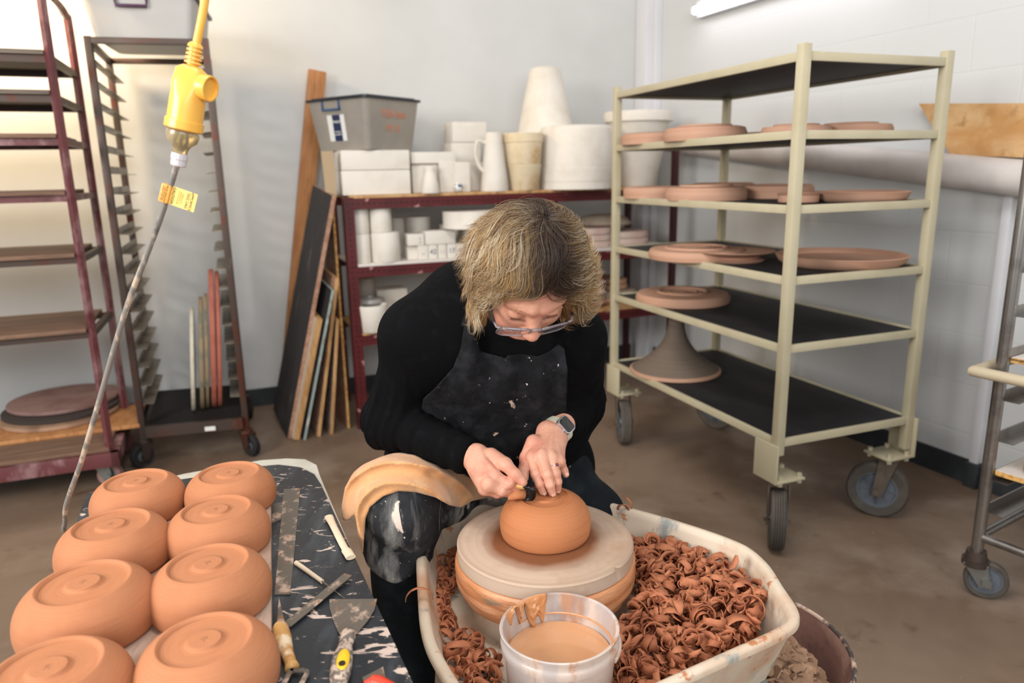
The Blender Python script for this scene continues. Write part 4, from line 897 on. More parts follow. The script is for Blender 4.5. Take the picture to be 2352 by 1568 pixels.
b = BM(); tube(b, catmull([P(838, 1572, ZB+.01), P(862, 1562, ZB+.012), P(890, 1575, ZB+.011), P(930, 1600, ZB+.010)], 5), [.006]*4+[.0085]*8+[.0075]*4, 12, flat=.7); obj('handle', b, m_red, rt, world=True, angle=180)

# ------------------------------------------------------------------ potter's wheel
BC = V(.055, 1.268, 0); ZBAT = .58; RB = .167
wh = thing('pottery_wheel', (BC.x, BC.y, 0), 'potter\'s wheel with cream splash pan full of clay shavings', 'pottery wheel')
ZR = .53
rim_px = [(957, 1260), (975, 1212), (1030, 1170), (1100, 1150), (1210, 1136), (1330, 1134), (1420, 1157), (1570, 1199), (1700, 1245), (1762, 1290), (1800, 1345), (1834, 1398), (1832, 1432), (1790, 1460), (1690, 1506), (1560, 1565), (1430, 1625), (1330, 1668), (1180, 1690), (1080, 1640), (1003, 1532), (968, 1450), (958, 1350)]
RIM = [Vector((*p, 0)) for p in pxpoly(rim_px, ZR)]
RIM = catmull(RIM, 5, True)
ar = sum(RIM[i-1].x*RIM[i].y-RIM[i].x*RIM[i-1].y for i in range(len(RIM)))
if ar < 0: RIM = RIM[::-1]
def offs(poly, d):
    n = len(poly); out = []
    for i in range(n):
        t = (poly[(i+1) % n]-poly[i-1]).normalized(); out.append(poly[i]+V(t.y, -t.x, 0)*d)
    return out
def ringset(bm, specs, close=True):
    rings = []
    for d, z in specs: rings.append([bm.verts.new((p.x, p.y, z)) for p in offs(RIM, d)])
    for a, c in zip(rings, rings[1:]):
        for k in range(len(a)): bm.faces.new((a[k], a[(k+1) % len(a)], c[(k+1) % len(a)], c[k]))
    return rings
bm = BM()
rg = ringset(bm, [(-.045, .405), (-.012, .505), (-.008, .515), (0, .518), (.0, .526), (-.003, .5305), (-.012, .5315), (-.018, .528), (-.021, .518), (-.04, .445), (-.046, .440)])
def capring(r): 
    f = bm.faces.new(r); return f
capring(rg[0][::-1]); capring(rg[-1]); bmesh.ops.recalc_face_normals(bm, faces=bm.faces[:])
pan = obj('splash_pan', bm, m_cream_plastic, wh, world=True, angle=50)
bm = BM(); lathe(bm, [(0, .44), (.145, .44), (.14, .455), (.13, .478), (0, .48)], 64, Matrix.Translation(BC), caps=False); obj('pan_hub', bm, m_cream_plastic, wh, world=True)
bm = BM(); pr_ = catmull([(.150, 0, .484), (.162, 0, .489), (.168, 0, .503), (.171, 0, .512), (.1705, 0, .522), (.172, 0, .530), (.1715, 0, .545), (.168, 0, .5505)], 4)
lathe(bm, [(0, .484)]+[(v.x, v.z) for v in pr_]+[(0, .5505)], 96, Matrix.Translation(BC), caps=False, wob=lambda a, z: .006*math.sin(3*a+z*80)*.5+.003*math.sin(11*a+z*200)); obj('wheel_head', bm, m_slipring, wh, world=True, angle=180)
bm = BM(); cyl(bm, BC+V(0, 0, .2), BC+V(0, 0, .41), .05); box(bm, BC+V(-.09, -.25, .1), BC+V(.10, .12, .36), bev=.02); obj('motor_housing', bm, m_cream_leg, wh, world=True)
for x, y in ((-.04, 1.0), (.26, 1.0), (-.04, 1.42), (.26, 1.40)):
    bm = BM(); cyl(bm, (x, y, 0), (x, y, .41), .016, seg=16); obj('leg', bm, m_cream_leg, wh, world=True)
bp_ = P(1700, 1552, .40); bm = BM(); box(bm, bp_+V(-.035, -.035, -.06), bp_+V(.04, .03, .008), bev=.008); obj('side_bracket', bm, m_cream_leg, wh, world=True)
# bat
bt = thing('wheel_bat', (BC.x, BC.y, .5512), 'round dusty bat on the wheel with a small chip in its edge', 'bat')
bm = BM(); hb = ZBAT-.5512
lathe(bm, [(0, 0), (RB-.002, 0), (RB, .002), (RB, hb-.003), (RB-.003, hb), (0, hb)], 128, caps=False)
nb_ = P(1405, 1298, ZBAT)-V(BC.x, BC.y, ZBAT); na = math.atan2(nb_.y, nb_.x)
for v in bm.verts:
    r = math.hypot(v.co.x, v.co.y); a = math.atan2(v.co.y, v.co.x)-na; a = (a+PI) % (2*PI)-PI
    if r > RB-.01 and abs(a) < .035 and v.co.z > hb*.4: v.co.x *= .965; v.co.y *= .965
m_batface = ring_mat('plaster_bat', (190, 167, 148), (168, 144, 124), 120, .2, extra=[((172, 142, 118), 9, .5, .7)])
# radial stain: a real ring of damp clay around the bowl
nt = m_batface.node_tree; bs = nt.nodes['Principled BSDF']; tc = nt.nodes.new('ShaderNodeTexCoord'); ln = nt.nodes.new('ShaderNodeVectorMath'); ln.operation = 'LENGTH'; nt.links.new(tc.outputs['Object'], ln.inputs[0])
nz = nt.nodes.new('ShaderNodeTexNoise'); nz.inputs['Scale'].default_value = 14; nt.links.new(tc.outputs['Object'], nz.inputs['Vector'])
ad = mth('ADD', ln.outputs['Value'], mth('MULTIPLY', mth('SUBTRACT', nz.outputs[0], .5, nt), .03, nt), nt); rp = nt.nodes.new('ShaderNodeValToRGB'); nt.links.new(ad, rp.inputs[0])
rp.color_ramp.elements[0].position = .098; rp.color_ramp.elements[0].color = (1, 1, 1, 1); rp.color_ramp.elements[1].position = .124; rp.color_ramp.elements[1].color = (0, 0, 0, 1)
mx = nt.nodes.new('ShaderNodeMix'); mx.data_type = 'RGBA'; nt.links.new(bs.inputs['Base Color'].links[0].from_socket, mx.inputs[6]); mx.inputs[7].default_value = (*lin((122, 74, 44)), 1); nt.links.new(rp.outputs[0], mx.inputs[0]); nt.links.new(mx.outputs[2], bs.inputs['Base Color'])
obj('bat_disc', bm, m_batface, bt, angle=30)
# bowl being trimmed
BOWL = V(.057, 1.285, ZBAT+.0006)
W2 = [(.080, 0), (.0838, .003), (.0862, .012), (.0872, .022), (.0868, .032), (.0845, .043), (.0795, .054), (.072, .0635), (.063, .0705), (.0545, .0745), (.049, .0762), (.0465, .0766), (.0450, .0755), (.0440, .0738), (.030, .0738), (.0245, .0742), (.0225, .0768), (.0205, .0775), (0, .0775)]
tb_ = thing('clay_bowl', BOWL, 'upturned clay bowl being trimmed on the wheel under the hands', 'bowl'); obj('bowl_body', bowlmesh(1, W2), m_bowl_wet, tb_, angle=180)

# bucket of slip water
bu = thing('slip_bucket', (.064, .992, .4405), 'clay-smeared translucent bucket of orange slip water in the wheel pan', 'bucket')
RBK = .0895; HB = .1405
bm = BM(); lathe(bm, [(0, 0), (RBK*.86, 0), (RBK*.88, .003), (RBK*.955, HB-.032), (RBK*1.0, HB-.031), (RBK*1.01, HB-.024), (RBK*1.0, HB-.018), (RBK*.965, HB-.016), (RBK*.97, HB-.006), (RBK*1.015, HB-.005), (RBK*1.02, HB-.001), (RBK*1.0, HB), (RBK*.965, HB-.0015), (RBK*.935, HB-.018), (RBK*.93, HB-.032), (RBK*.925, HB-.034), (RBK*.86, .006), (0, .005)], 96, caps=False)
for v in bm.verts:
    if v.co.z > HB*.7: v.co.x *= 1+.012*math.sin(math.atan2(v.co.y, v.co.x)*2+.6)
obj('bucket_body', bm, m_bucket, bu, angle=50)
bm = BM(); 
for a0, a1 in ((-.55, .5),):
    pts = [V(RBK*1.03*math.cos(a), RBK*1.03*math.sin(a), HB-.026+.004*math.sin(a*3)) for a in [lerp(a0, a1, i/12) for i in range(13)]]; tube(bm, pts, .003, 8)
obj('bail_handle', bm, m_bucket, bu)
zw = .093; bm = BM(); lathe(bm, [(0, zw), (RBK*.905, zw), (RBK*.905, zw-.004), (0, zw-.004)], 64, caps=False); obj('slip_water', bm, m_slipwater, bu, label='orange slip water')
bm = BM(); tube(bm, [V(RBK*.925*math.cos(a), RBK*.925*math.sin(a), HB-.0335) for a in [math.radians(-35+i*5) for i in range(36)]], .0016, 6); obj('slip_line', bm, m_slip, bu, label='orange line of slip round the inside')
# smear of thick slip on the inside wall (left back)
bm = BM(); nU, nV = 26, 22; grid = []
for j in range(nV+1):
    row = []
    for i in range(nU+1):
        u, v_ = i/nU, j/nV; a = math.radians(100+u*62); z = HB+.0015-v_*(.030+.020*math.sin(u*5+1)+.022*noise.noise((u*9, 3, 1))+.012*math.sin(u*23))*min(1, .25+6*u, .25+6*(1-u))
        bl2 = math.sin(PI*min(1, max(0, u)))*math.sin(PI*(.15+.85*(1-v_)))
        rr2 = RBK*(.93+.035*(z-HB+.03)/.03)-.0005-.008*max(0, bl2)*(.4+1.6*abs(noise.noise((u*8, v_*4, 7)))+.6*abs(noise.noise((u*22, v_*9, 2))))
        row.append(bm.verts.new((rr2*math.cos(a), rr2*math.sin(a), z)))
    grid.append(row)
for j in range(nV):
    for i in range(nU): bm.faces.new((grid[j][i], grid[j][i+1], grid[j+1][i+1], grid[j+1][i]))
sm = obj('slip_smear', bm, m_slip, bu, angle=180, label='thick wet slip smeared down the inside'); md = sm.modifiers.new('s', 'SOLIDIFY'); md.thickness = .0015

# ------------------------------------------------------------------ shavings
def curl_mesh(name, R, turns, wdt, pitch, th=.0011, seg=None, ragged=.35, seed=0, grow=.0, cone=0.0, m=None):
    rnd = random.Random(seed); seg = seg or max(8, int(turns*16)); b = BM(); rows = []
    for i in range(seg+1):
        t = i/seg; a = t*turns*2*PI; r = R*(1+grow*t); w_ = wdt*(.35+.65*min(1, 5*t)*min(1, 4*(1-t)+.15))
        rg_ = w_*(.5-ragged*rnd.random()*.5) if i % 2 else w_*.5
        c = V(r*math.cos(a), r*math.sin(a), pitch*t); n_ = V(math.cos(a), math.sin(a), 0); ax = (V(0, 0, 1)+n_*cone).normalized()
        bow = .12*w_
        rows.append([b.verts.new(c-ax*w_*.5+n_*bow), b.verts.new(c), b.verts.new(c+ax*rg_+n_*bow), b.verts.new(c+ax*rg_+n_*(bow+th)), b.verts.new(c+n_*th), b.verts.new(c-ax*w_*.5+n_*(bow+th))])
    for A, B in zip(rows, rows[1:]):
        for k in range(6): b.faces.new((A[k], A[(k+1) % 6], B[(k+1) % 6], B[k]))
    b.faces.new(rows[0][::-1]); b.faces.new(rows[-1]); bmesh.ops.recalc_face_normals(b, faces=b.faces[:])
    cen_ = sum((v.co for v in b.verts), Vector())/len(b.verts)
    for v in b.verts: v.co -= cen_
    me = bpy.data.meshes.new(name); b.to_mesh(me); b.free(); me.shade_smooth(); me.materials.append(m or m_shaving); return me
rs = random.Random(11)
CURLS = []
for i in range(34):
    k = i % 5
    if k == 0: me = curl_mesh('clay_shaving', rs.uniform(.009, .014), rs.uniform(.8, 1.4), rs.uniform(.009, .014), rs.uniform(0, .012), seed=i, grow=rs.uniform(-.4, .4), m=m_shaving if i % 2 else m_shaving_b)
    elif k == 1: me = curl_mesh('clay_shaving', rs.uniform(.014, .026), rs.uniform(.22, .5), rs.uniform(.012, .019), rs.uniform(0, .012), seed=i, cone=rs.uniform(-.4, .6), m=m_shaving)
    elif k == 2: me = curl_mesh('clay_shaving', rs.uniform(.012, .018), rs.uniform(.4, .8), rs.uniform(.009, .015), rs.uniform(0, .02), seed=i, grow=rs.uniform(-.3, .5), cone=rs.uniform(-.3, .5), m=m_shaving)
    elif k == 3: me = curl_mesh('clay_shaving', rs.uniform(.006, .010), rs.uniform(.8, 1.5), rs.uniform(.009, .014), rs.uniform(0, .01), seed=i, grow=rs.uniform(.1, .7), m=m_shaving_b)
    else: me = curl_mesh('clay_shaving', rs.uniform(.025, .045), rs.uniform(.12, .22), rs.uniform(.011, .018), rs.uniform(-.005, .005), seed=i, m=m_shaving)
    CURLS.append(me)
def inpoly(p, poly):
    c = False; n = len(poly)
    for i in range(n):
        a, b_ = poly[i-1], poly[i]
        if (a[1] > p[1]) != (b_[1] > p[1]) and p[0] < (b_[0]-a[0])*(p[1]-a[1])/(b_[1]-a[1])+a[0]: c = not c
    return c
PANIN = [(p.x, p.y) for p in offs(RIM, -.036)]
RPX = pxpoly([(1432, 1190), (1500, 1200), (1560, 1222), (1620, 1262), (1680, 1285), (1732, 1330), (1752, 1400), (1748, 1452), (1660, 1492), (1560, 1540), (1440, 1600), (1330, 1660), (1330, 1560), (1420, 1430), (1462, 1300)], .49)
LPX = pxpoly([(985, 1215), (1060, 1205), (1052, 1340), (1080, 1370), (1140, 1440), (1140, 1640), (1080, 1640), (1030, 1520), (1000, 1380)], .46)
def okspot(x, y, m_=.0):
    if not inpoly((x, y), PANIN): return False
    if math.hypot(x-BC.x, y-BC.y) < .182+m_: return False
    if math.hypot(x-.064, y-.992) < .10+m_: return False
    return True
def heap(x, y):
    if inpoly((x, y), RPX):
        # mound: highest in the middle of the right part
        d = math.hypot((x-.315)/.17, (y-1.19)/.22); return .462+.05*max(0, 1-d*d*.7)
    return .456
def rmat(rn, flat_=False):
    q = Euler((rn.uniform(0, 2*PI), rn.uniform(0, 2*PI), rn.uniform(0, 2*PI)))
    if flat_: q = Euler((rn.uniform(-.7, .7)+(PI/2 if rn.random() < .35 else 0), rn.uniform(-.7, .7), rn.uniform(0, 2*PI)))
    return q.to_matrix().to_4x4()
# the uncountable bed of shavings
tot = bmesh.new(); cnt = 0
xs = [p[0] for p in PANIN]; ys = [p[1] for p in PANIN]; n_try = 0
def addcopy(bm, me, M):
    t = bmesh.new(); t.from_mesh(me); bmesh.ops.transform(t, matrix=M, verts=t.verts[:]); mm = bpy.data.meshes.new('t'); t.to_mesh(mm); t.free(); bm.from_mesh(mm); bpy.data.meshes.remove(mm)
while cnt < 950 and n_try < 60000:
    n_try += 1; x, y = rs.uniform(min(xs), max(xs)), rs.uniform(min(ys), max(ys))
    right = inpoly((x, y), RPX); left = inpoly((x, y), LPX)
    if not okspot(x, y, .004) or not (right or left): continue
    if left and rs.random() < .35: continue
    h = heap(x, y); z = rs.uniform(.452, max(.456, h)); addcopy(tot, rs.choice(CURLS), Matrix.Translation((x, y, z)) @ rmat(rs) @ Matrix.Scale(rs.uniform(.7, 1.05), 4)); cnt += 1
cc_ = V(.28, 1.15, .45)
for v in tot.verts:
    if v.co.z < .4415: v.co.z = .4415
bmesh.ops.translate(tot, vec=-cc_, verts=tot.verts[:])
o = obj('clay_shavings', tot, m_shaving, angle=180); o.location = cc_; tag(o, 'deep bed of curled orange clay shavings in the wheel pan', 'clay shavings', kind='stuff')
# 300 single shavings on top
placed = 0; n_try = 0
GS = 'single curled shavings on top of the heap in the wheel pan'
while placed < 292 and n_try < 40000:
    n_try += 1; x, y = rs.uniform(min(xs), max(xs)), rs.uniform(min(ys), max(ys))
    right = inpoly((x, y), RPX); left = inpoly((x, y), LPX)
    if not okspot(x, y, .008) or not (right or left): continue
    if left and placed % 4: continue
    h = heap(x, y); me = rs.choice(CURLS); z = h+rs.uniform(.004, .014)
    o = bpy.data.objects.new('clay_shaving', me); COL.objects.link(o); o.matrix_basis = Matrix.Translation((x, y, z)) @ rmat(rs, True) @ Matrix.Scale(rs.uniform(.85, 1.2), 4)
    tag(o, 'curled orange clay shaving lying loose on the heap in the wheel pan', 'clay shaving', GS); placed += 1
def one(loc, R, turns, wdt, rot, lab, seed, **k):
    me = curl_mesh('clay_shaving', R, turns, wdt, k.pop('pitch', .0), seed=seed, **k); o = bpy.data.objects.new('clay_shaving', me); COL.objects.link(o)
    o.matrix_basis = Matrix.Translation(loc) @ Euler(rot).to_matrix().to_4x4(); return tag(o, lab, 'clay shaving')
one(P(962, 1362, .545), .023, .5, .006, (PI/2, 0, .15), 'thin shaving hooked over the left rim of the wheel pan', 5, seg=16)
one(P(1432, 1165, .538), .014, .45, .014, (1.2, .2, .5), 'broad shaving standing on the back rim of the wheel pan', 6)
one(P(1446, 1154, .545), .02, .25, .007, (PI/2, .2, -.5), 'small curved shaving perched highest on the back rim of the pan', 8)
one(P(1686, 1292, .53), .03, .16, .013, (1.3, 1.2, .3), 'shaving sticking up against the inner right wall of the pan', 9)
one(P(1497, 1238, .512), .0135, 1.5, .012, (.5, -.2, .3), 'round ring-shaped shaving curl beside the bat', 12, grow=-.35, cone=.6)

# ------------------------------------------------------------------ barrel with dry scraps
p3 = [P(1837, 1390, .37), P(1937, 1467, .37), P(1964, 1568, .37)]
ax, ay = p3[0].x, p3[0].y; bx, by = p3[1].x, p3[1].y; cx, cy = p3[2].x, p3[2].y
D_ = 2*(ax*(by-cy)+bx*(cy-ay)+cx*(ay-by)); ux_ = ((ax*ax+ay*ay)*(by-cy)+(bx*bx+by*by)*(cy-ay)+(cx*cx+cy*cy)*(ay-by))/D_; uy_ = ((ax*ax+ay*ay)*(cx-bx)+(bx*bx+by*by)*(ax-cx)+(cx*cx+cy*cy)*(bx-ax))/D_
RBn = math.hypot(ax-ux_, ay-uy_); print('barrel', ux_, uy_, RBn)
br_ = thing('scrap_bin', (ux_, uy_, 0), 'round clay-stained bin of dry clay scraps at the lower right', 'bin')
m_bin = mat('stained_bin', (132, 98, 88), .6, spots=[((176, 140, 126), 7, .5, .66), ((90, 66, 60), 12, .55, .7)], bump=(40, .3)); m_binrim = mat('dirty_bin_rim', (70, 60, 56), .6, spots=[((196, 168, 150), 20, .5, .6)])
bm = BM(); lathe(bm, [(0, 0), (RBn*.82, 0), (RBn*.96, .34), (RBn*.99, .345), (RBn*1.0, .365), (RBn*.995, .37), (RBn*.965, .37), (RBn*.955, .36), (RBn*.93, .33), (RBn*.8, .01), (0, .01)], 72, caps=False); obj('bin_body', bm, m_bin, br_, angle=50)
bm = BM(); tube(bm, [V(RBn*.985*math.cos(a), RBn*.985*math.sin(a), .3705) for a in [i*2*PI/72 for i in range(72)]], .0045, 8, closed=True); obj('rim', bm, m_binrim, br_)
# scraps: mound + flakes = one uncountable heap
bm = BM(); rings = []; Rm_ = RBn*.86
for j in range(26):
    r = Rm_*j/25; rings.append([bm.verts.new((r*math.cos(a), r*math.sin(a), .27+.13*(1-(j/25)**2)+.014*noise.noise((r*40*math.cos(a), r*40*math.sin(a), 0)))) for a in [i*2*PI/60 for i in range(60)]] if j else [bm.verts.new((0, 0, .40))])
for A, B in zip(rings, rings[1:]):
    for k in range(60):
        if len(A) == 1: bm.faces.new((A[0], B[k], B[(k+1) % 60]))
        else: bm.faces.new((A[k], B[k], B[(k+1) % 60], A[(k+1) % 60]))
for i in range(620):
    a = rs.uniform(0, 2*PI); r = Rm_*.97*math.sqrt(rs.random()); z = .27+.13*(1-(r/Rm_)**2)+.006; s = rs.uniform(.008, .02)
    k = rs.randint(5, 7); M2 = Matrix.Translation((r*math.cos(a), r*math.sin(a), z)) @ Euler((rs.uniform(-.6, .6), rs.uniform(-.6, .6), rs.uniform(0, 6))).to_matrix().to_4x4()
    poly = [(s*rs.uniform(.6, 1.1)*math.cos(t*2*PI/k), s*rs.uniform(.6, 1.1)*math.sin(t*2*PI/k)) for t in range(k)]; prism(bm, poly, 0, .003, M2)
o = obj('dry_clay_scraps', bm, m_scrap, angle=30); o.location = (ux_, uy_, 0); tag(o, 'heap of flaky dry clay scraps filling the bin', 'clay scraps', kind='stuff')

# ------------------------------------------------------------------ hanging power cord
YC = 1.03
cb_ = thing('extension_cord', PY(480, -60, YC), 'yellow extension cord with yellow socket hanging from above', 'extension cord')
bm = BM(); tube(bm, catmull([PY(478, -50, YC)+(PY(478, -50, YC)-PY(466, 30, YC)).normalized()*1.72, PY(478, -50, YC)+(PY(478, -50, YC)-PY(466, 30, YC)).normalized()*.9, PY(478, -50, YC)+(PY(478, -50, YC)-PY(466, 30, YC)).normalized()*.3, PY(478, -50, YC), PY(466, 30, YC), PY(452, 100, YC)], 6), .0054, 14); obj('cord', bm, m_yellow, cb_, world=True)
pl0, pl1 = PY(450, 98, YC), PY(421, 300, YC); ax_ = (pl1-pl0).normalized(); Lp = (pl1-pl0).length
fr = V(0, -1, 0); fr = (fr-ax_*fr.dot(ax_)).normalized(); sd_ = ax_.cross(fr)
if sd_.x < 0: sd_ = -sd_
MP = Matrix(((sd_.x, fr.x, ax_.x, pl0.x), (sd_.y, fr.y, ax_.y, pl0.y), (sd_.z, fr.z, ax_.z, pl0.z), (0, 0, 0, 1)))
k = Lp
bm = BM(); pr_ = [(.006, 0)]
for i in range(5): z = .005+i*.0052; pr_ += [(.0095+i*.0003, z-.0014), (.0097+i*.0003, z+.0014), (.0072, z+.002), (.0072, z+.0032)]
lathe(bm, pr_+[(.010, .032), (0, .032)], 24, MP); obj('strain_relief', bm, m_yellow, cb_, world=True)
bm = BM()
def sq(w_, d_, z, r): return [MP @ V(x, y, z) for x, y in round_poly(w_, d_, r, 4)]
secs = [sq(.022, .018, .030, .008), sq(.036, .030, .036, .009), sq(.041, .034, .055, .010), sq(.041, .038, .066, .014), sq(.045, .042, .074, .0205), sq(.0455, .0435, .085, .0215), sq(.046, .0445, .101, .0221), sq(.050, .049, .102, .0243), sq(.050, .049, .113, .0243), sq(.044, .044, .115, .0218)]
rg_ = [[bm.verts.new(v) for v in s] for s in secs]
for A, B in zip(rg_, rg_[1:]):
    for i in range(len(A)): bm.faces.new((A[i], A[(i+1) % len(A)], B[(i+1) % len(A)], B[i]))
bm.faces.new(rg_[0]); bm.faces.new(rg_[-1]); bmesh.ops.recalc_face_normals(bm, faces=bm.faces[:])
obj('socket_body', bm, m_yellow, cb_, world=True, angle=50)
MS = MP @ Matrix.Translation((.018, .004, .053)) @ Matrix.Rotation(PI/2, 4, 'Y') 
bm = BM(); lathe(bm, [(0, 0), (.0165, 0), (.017, .012), (.0165, .0135), (.0145, .0135), (.014, .009), (0, .009)], 36, MS @ Matrix.Rotation(-.25, 4, 'X')); obj('side_outlet', bm, m_yellow, cb_, world=True)
m_wirebl = mat('blue_wire', (52, 96, 150), .5); m_cleary = mat('clear_amber_plastic', (214, 196, 156), .2, trans=.6, spots=[((196, 172, 120), 30, .5, .65)])
gp = thing('grey_power_lead', MP @ V(0, 0, .135), 'grey clay-spotted power lead plugged into the yellow socket, looping behind the bowls', 'power lead')
bm = BM(); lathe(bm, [(.0205, .1165), (.0215, .121), (.0195, .129), (.0125, .135), (.0095, .141), (.009, .147), (0, .147)], 36, MP); obj('clear_plug', bm, m_cleary, gp, world=True, label='clear amber plug body')
bm = BM()
for (x, c_) in ((-.004, 0), (.004, 1), (0, 2)): tube(bm, [MP @ V(x, .0, .118), MP @ V(x*1.6, .002, .127), MP @ V(x*.4, .0, .142)], .0016, 8)
obj('wires', bm, m_wirebl, gp, world=True)
bm = BM(); lathe(bm, [(0, .146), (.0105, .146), (.011, .149), (.011, .154), (.0102, .155), (.0102, .162), (.009, .1635), (0, .1635)], 16, MP); obj('gland_nut', bm, m_whitecap, gp, world=True, angle=20)
pts = [MP @ V(0, 0, .160)]+[PY(x, y, yy) for x, y, yy in ((403, 390, 1.03), (372, 490, 1.04), (335, 590, 1.05), (300, 680, 1.06), (268, 780, 1.07), (238, 885, 1.08), (212, 975, 1.09), (185, 1065, 1.11), (163, 1125, 1.13), (151, 1165, 1.15), (150, 1195, 1.18), (157, 1222, 1.22))]
pts += [V(-.78, 1.30, .600), V(-.86, 1.36, .5), V(-.87, 1.38, .25), V(-.85, 1.38, .01)]
bm = BM(); tube(bm, catmull(pts, 6), .00405, 12); obj('lead', bm, m_greycable, gp, world=True)
# test tag wrapped on the lead
tq = [PY(x, y, 1.033) for x, y in ((383, 422), (458, 448), (445, 489), (370, 462))]
tg = thing('test_tag', tq[0], 'yellow appliance test tag stuck round the grey power lead', 'tag')
xa = (tq[1]-tq[0]); LX = xa.length; xa.normalize(); ya = (tq[0]-tq[3]); LY = ya.length; na_ = xa.cross(ya).normalized(); ya = na_.cross(xa).normalized()
MTg = Matrix(((xa.x, ya.x, na_.x, tq[3].x), (xa.y, ya.y, na_.y, tq[3].y), (xa.z, ya.z, na_.z, tq[3].z), (0, 0, 0, 1)))
bm = BM(); box(bm, (.010, 0, .0), (LX, LY, .0005), MTg); obj('tag_flag', bm, m_tag, tg, world=True, smooth=False)
bm = BM(); box(bm, (-.003, 0, -.0055), (.0105, LY, .0052), MTg, bev=.002); obj('tag_wrap', bm, m_tag2, tg, world=True, label='orange wrapped end')
def ttxt(s, size, x, y, m, z=.0007): 
    o = text('tag_print', s, size, tg.matrix_basis.inverted() @ MTg @ Matrix.Translation((x, y, z)) @ Matrix.Rotation(-PI/2, 4, 'Z'), m, tg, thick=.0001)
ttxt('APPLIANCE\nTEST TAG', .0052, LX*.80, LY/2, m_ink); ttxt('REFER ANY\nPROBLEMS TO\nSITE MANAGER', .0028, LX*.52, LY/2, m_inkred); ttxt('CAUTION', .0052, LX*.31, LY/2, m_ink); ttxt('BEFORE OPERATING\nTHIS APPLIANCE\nCHECK THIS TAG', .0026, .0036, LY/2, m_ink, .0054)
for xx_ in (.715, .885):
    bm = BM(); box(bm, (LX*xx_, LY*.1, .0005), (LX*xx_+.0003, LY*.9, .0008), MTg); obj('rule_line', bm, m_ink, tg, world=True, smooth=False)
# ------------------------------------------------------------------ implicit-surface modelling tools
f32 = np.float32
def A3(v): return np.array(tuple(v), dtype=f32)
def rc(Q, a, b, r1, r2):           # round cone
    a, b = A3(a), A3(b); ba = b-a; L2 = float(ba@ba); rr = r1-r2; a2 = L2-rr*rr; il2 = 1/max(L2, 1e-12)
    if a2 <= 0:
        return np.minimum(np.linalg.norm(Q-a, axis=1)-r1, np.linalg.norm(Q-b, axis=1)-r2)
    pa = Q-a; y = pa@ba; z = y-L2; x2 = ((pa*L2-np.outer(y, ba))**2).sum(1); y2 = y*y*L2; z2 = z*z*L2
    k = np.sign(rr)*rr*rr*x2
    d = (np.sqrt(np.maximum(x2*a2*il2, 0))+y*rr)*il2-r1
    d = np.where(np.sign(z)*a2*z2 > k, np.sqrt(x2+z2)*il2-r2, d)
    d = np.where(np.sign(y)*a2*y2 < k, np.sqrt(x2+y2)*il2-r1, d)
    return d
def el(Q, c, r, R=None):            # ellipsoid; R rows = axes
    q = Q-A3(c)
    if R is not None: q = q@R.T
    r = np.array(r, dtype=f32); k0 = np.linalg.norm(q/r, axis=1); k1 = np.linalg.norm(q/(r*r), axis=1); return k0*(k0-1)/np.maximum(k1, 1e-9)
def smin(a, b, k):
    h = np.maximum(k-np.abs(a-b), 0)/k; return np.minimum(a, b)-h*h*k*.25
def smax(a, b, k): return -smin(-a, -b, k)
def poly2(Q, poly, ax=(0, 2)):      # signed distance to a polygon in two axes
    x, y = Q[:, ax[0]], Q[:, ax[1]]; d = np.full(len(Q), 1e9, f32); s = np.ones(len(Q), f32); n = len(poly)
    for i in range(n):
        ax_, ay_ = poly[i-1]; bx_, by_ = poly[i]; ex, ey = bx_-ax_, by_-ay_; wx, wy = x-ax_, y-ay_
        t = np.clip((wx*ex+wy*ey)/(ex*ex+ey*ey+1e-12), 0, 1); d = np.minimum(d, (wx-ex*t)**2+(wy-ey*t)**2)
        c = ((ay_ > y) != (by_ > y)) & (x < (bx_-ax_)*(y-ay_)/((by_-ay_) if abs(by_-ay_) > 1e-9 else 1e-9)+ax_); s = np.where(c, -s, s)
    return s*np.sqrt(d)
def polyray(Q, pts):                # distance to the cone of sight lines through an outline
    c = (Q-np.array([0, 0, CH], f32)); x = c@A3(CX); y = c@A3(CU); z = np.maximum(c@A3(CFW), .05)
    q = np.stack([1176+CF*x/z, 784-CF*y/z], 1); return poly2(q, pts, (0, 1))*z/CF, q
def snz(Q, s, seed=0):              # smooth pseudo noise in -1..1
    r = np.random.RandomState(seed); o = np.zeros(len(Q), f32)
    for i in range(7):
        k = r.normal(size=3); k = k/np.linalg.norm(k)*s*r.uniform(.6, 1.7); o += np.sin(Q@k.astype(f32)+r.uniform(0, 6.28)).astype(f32)
    return o/3.2
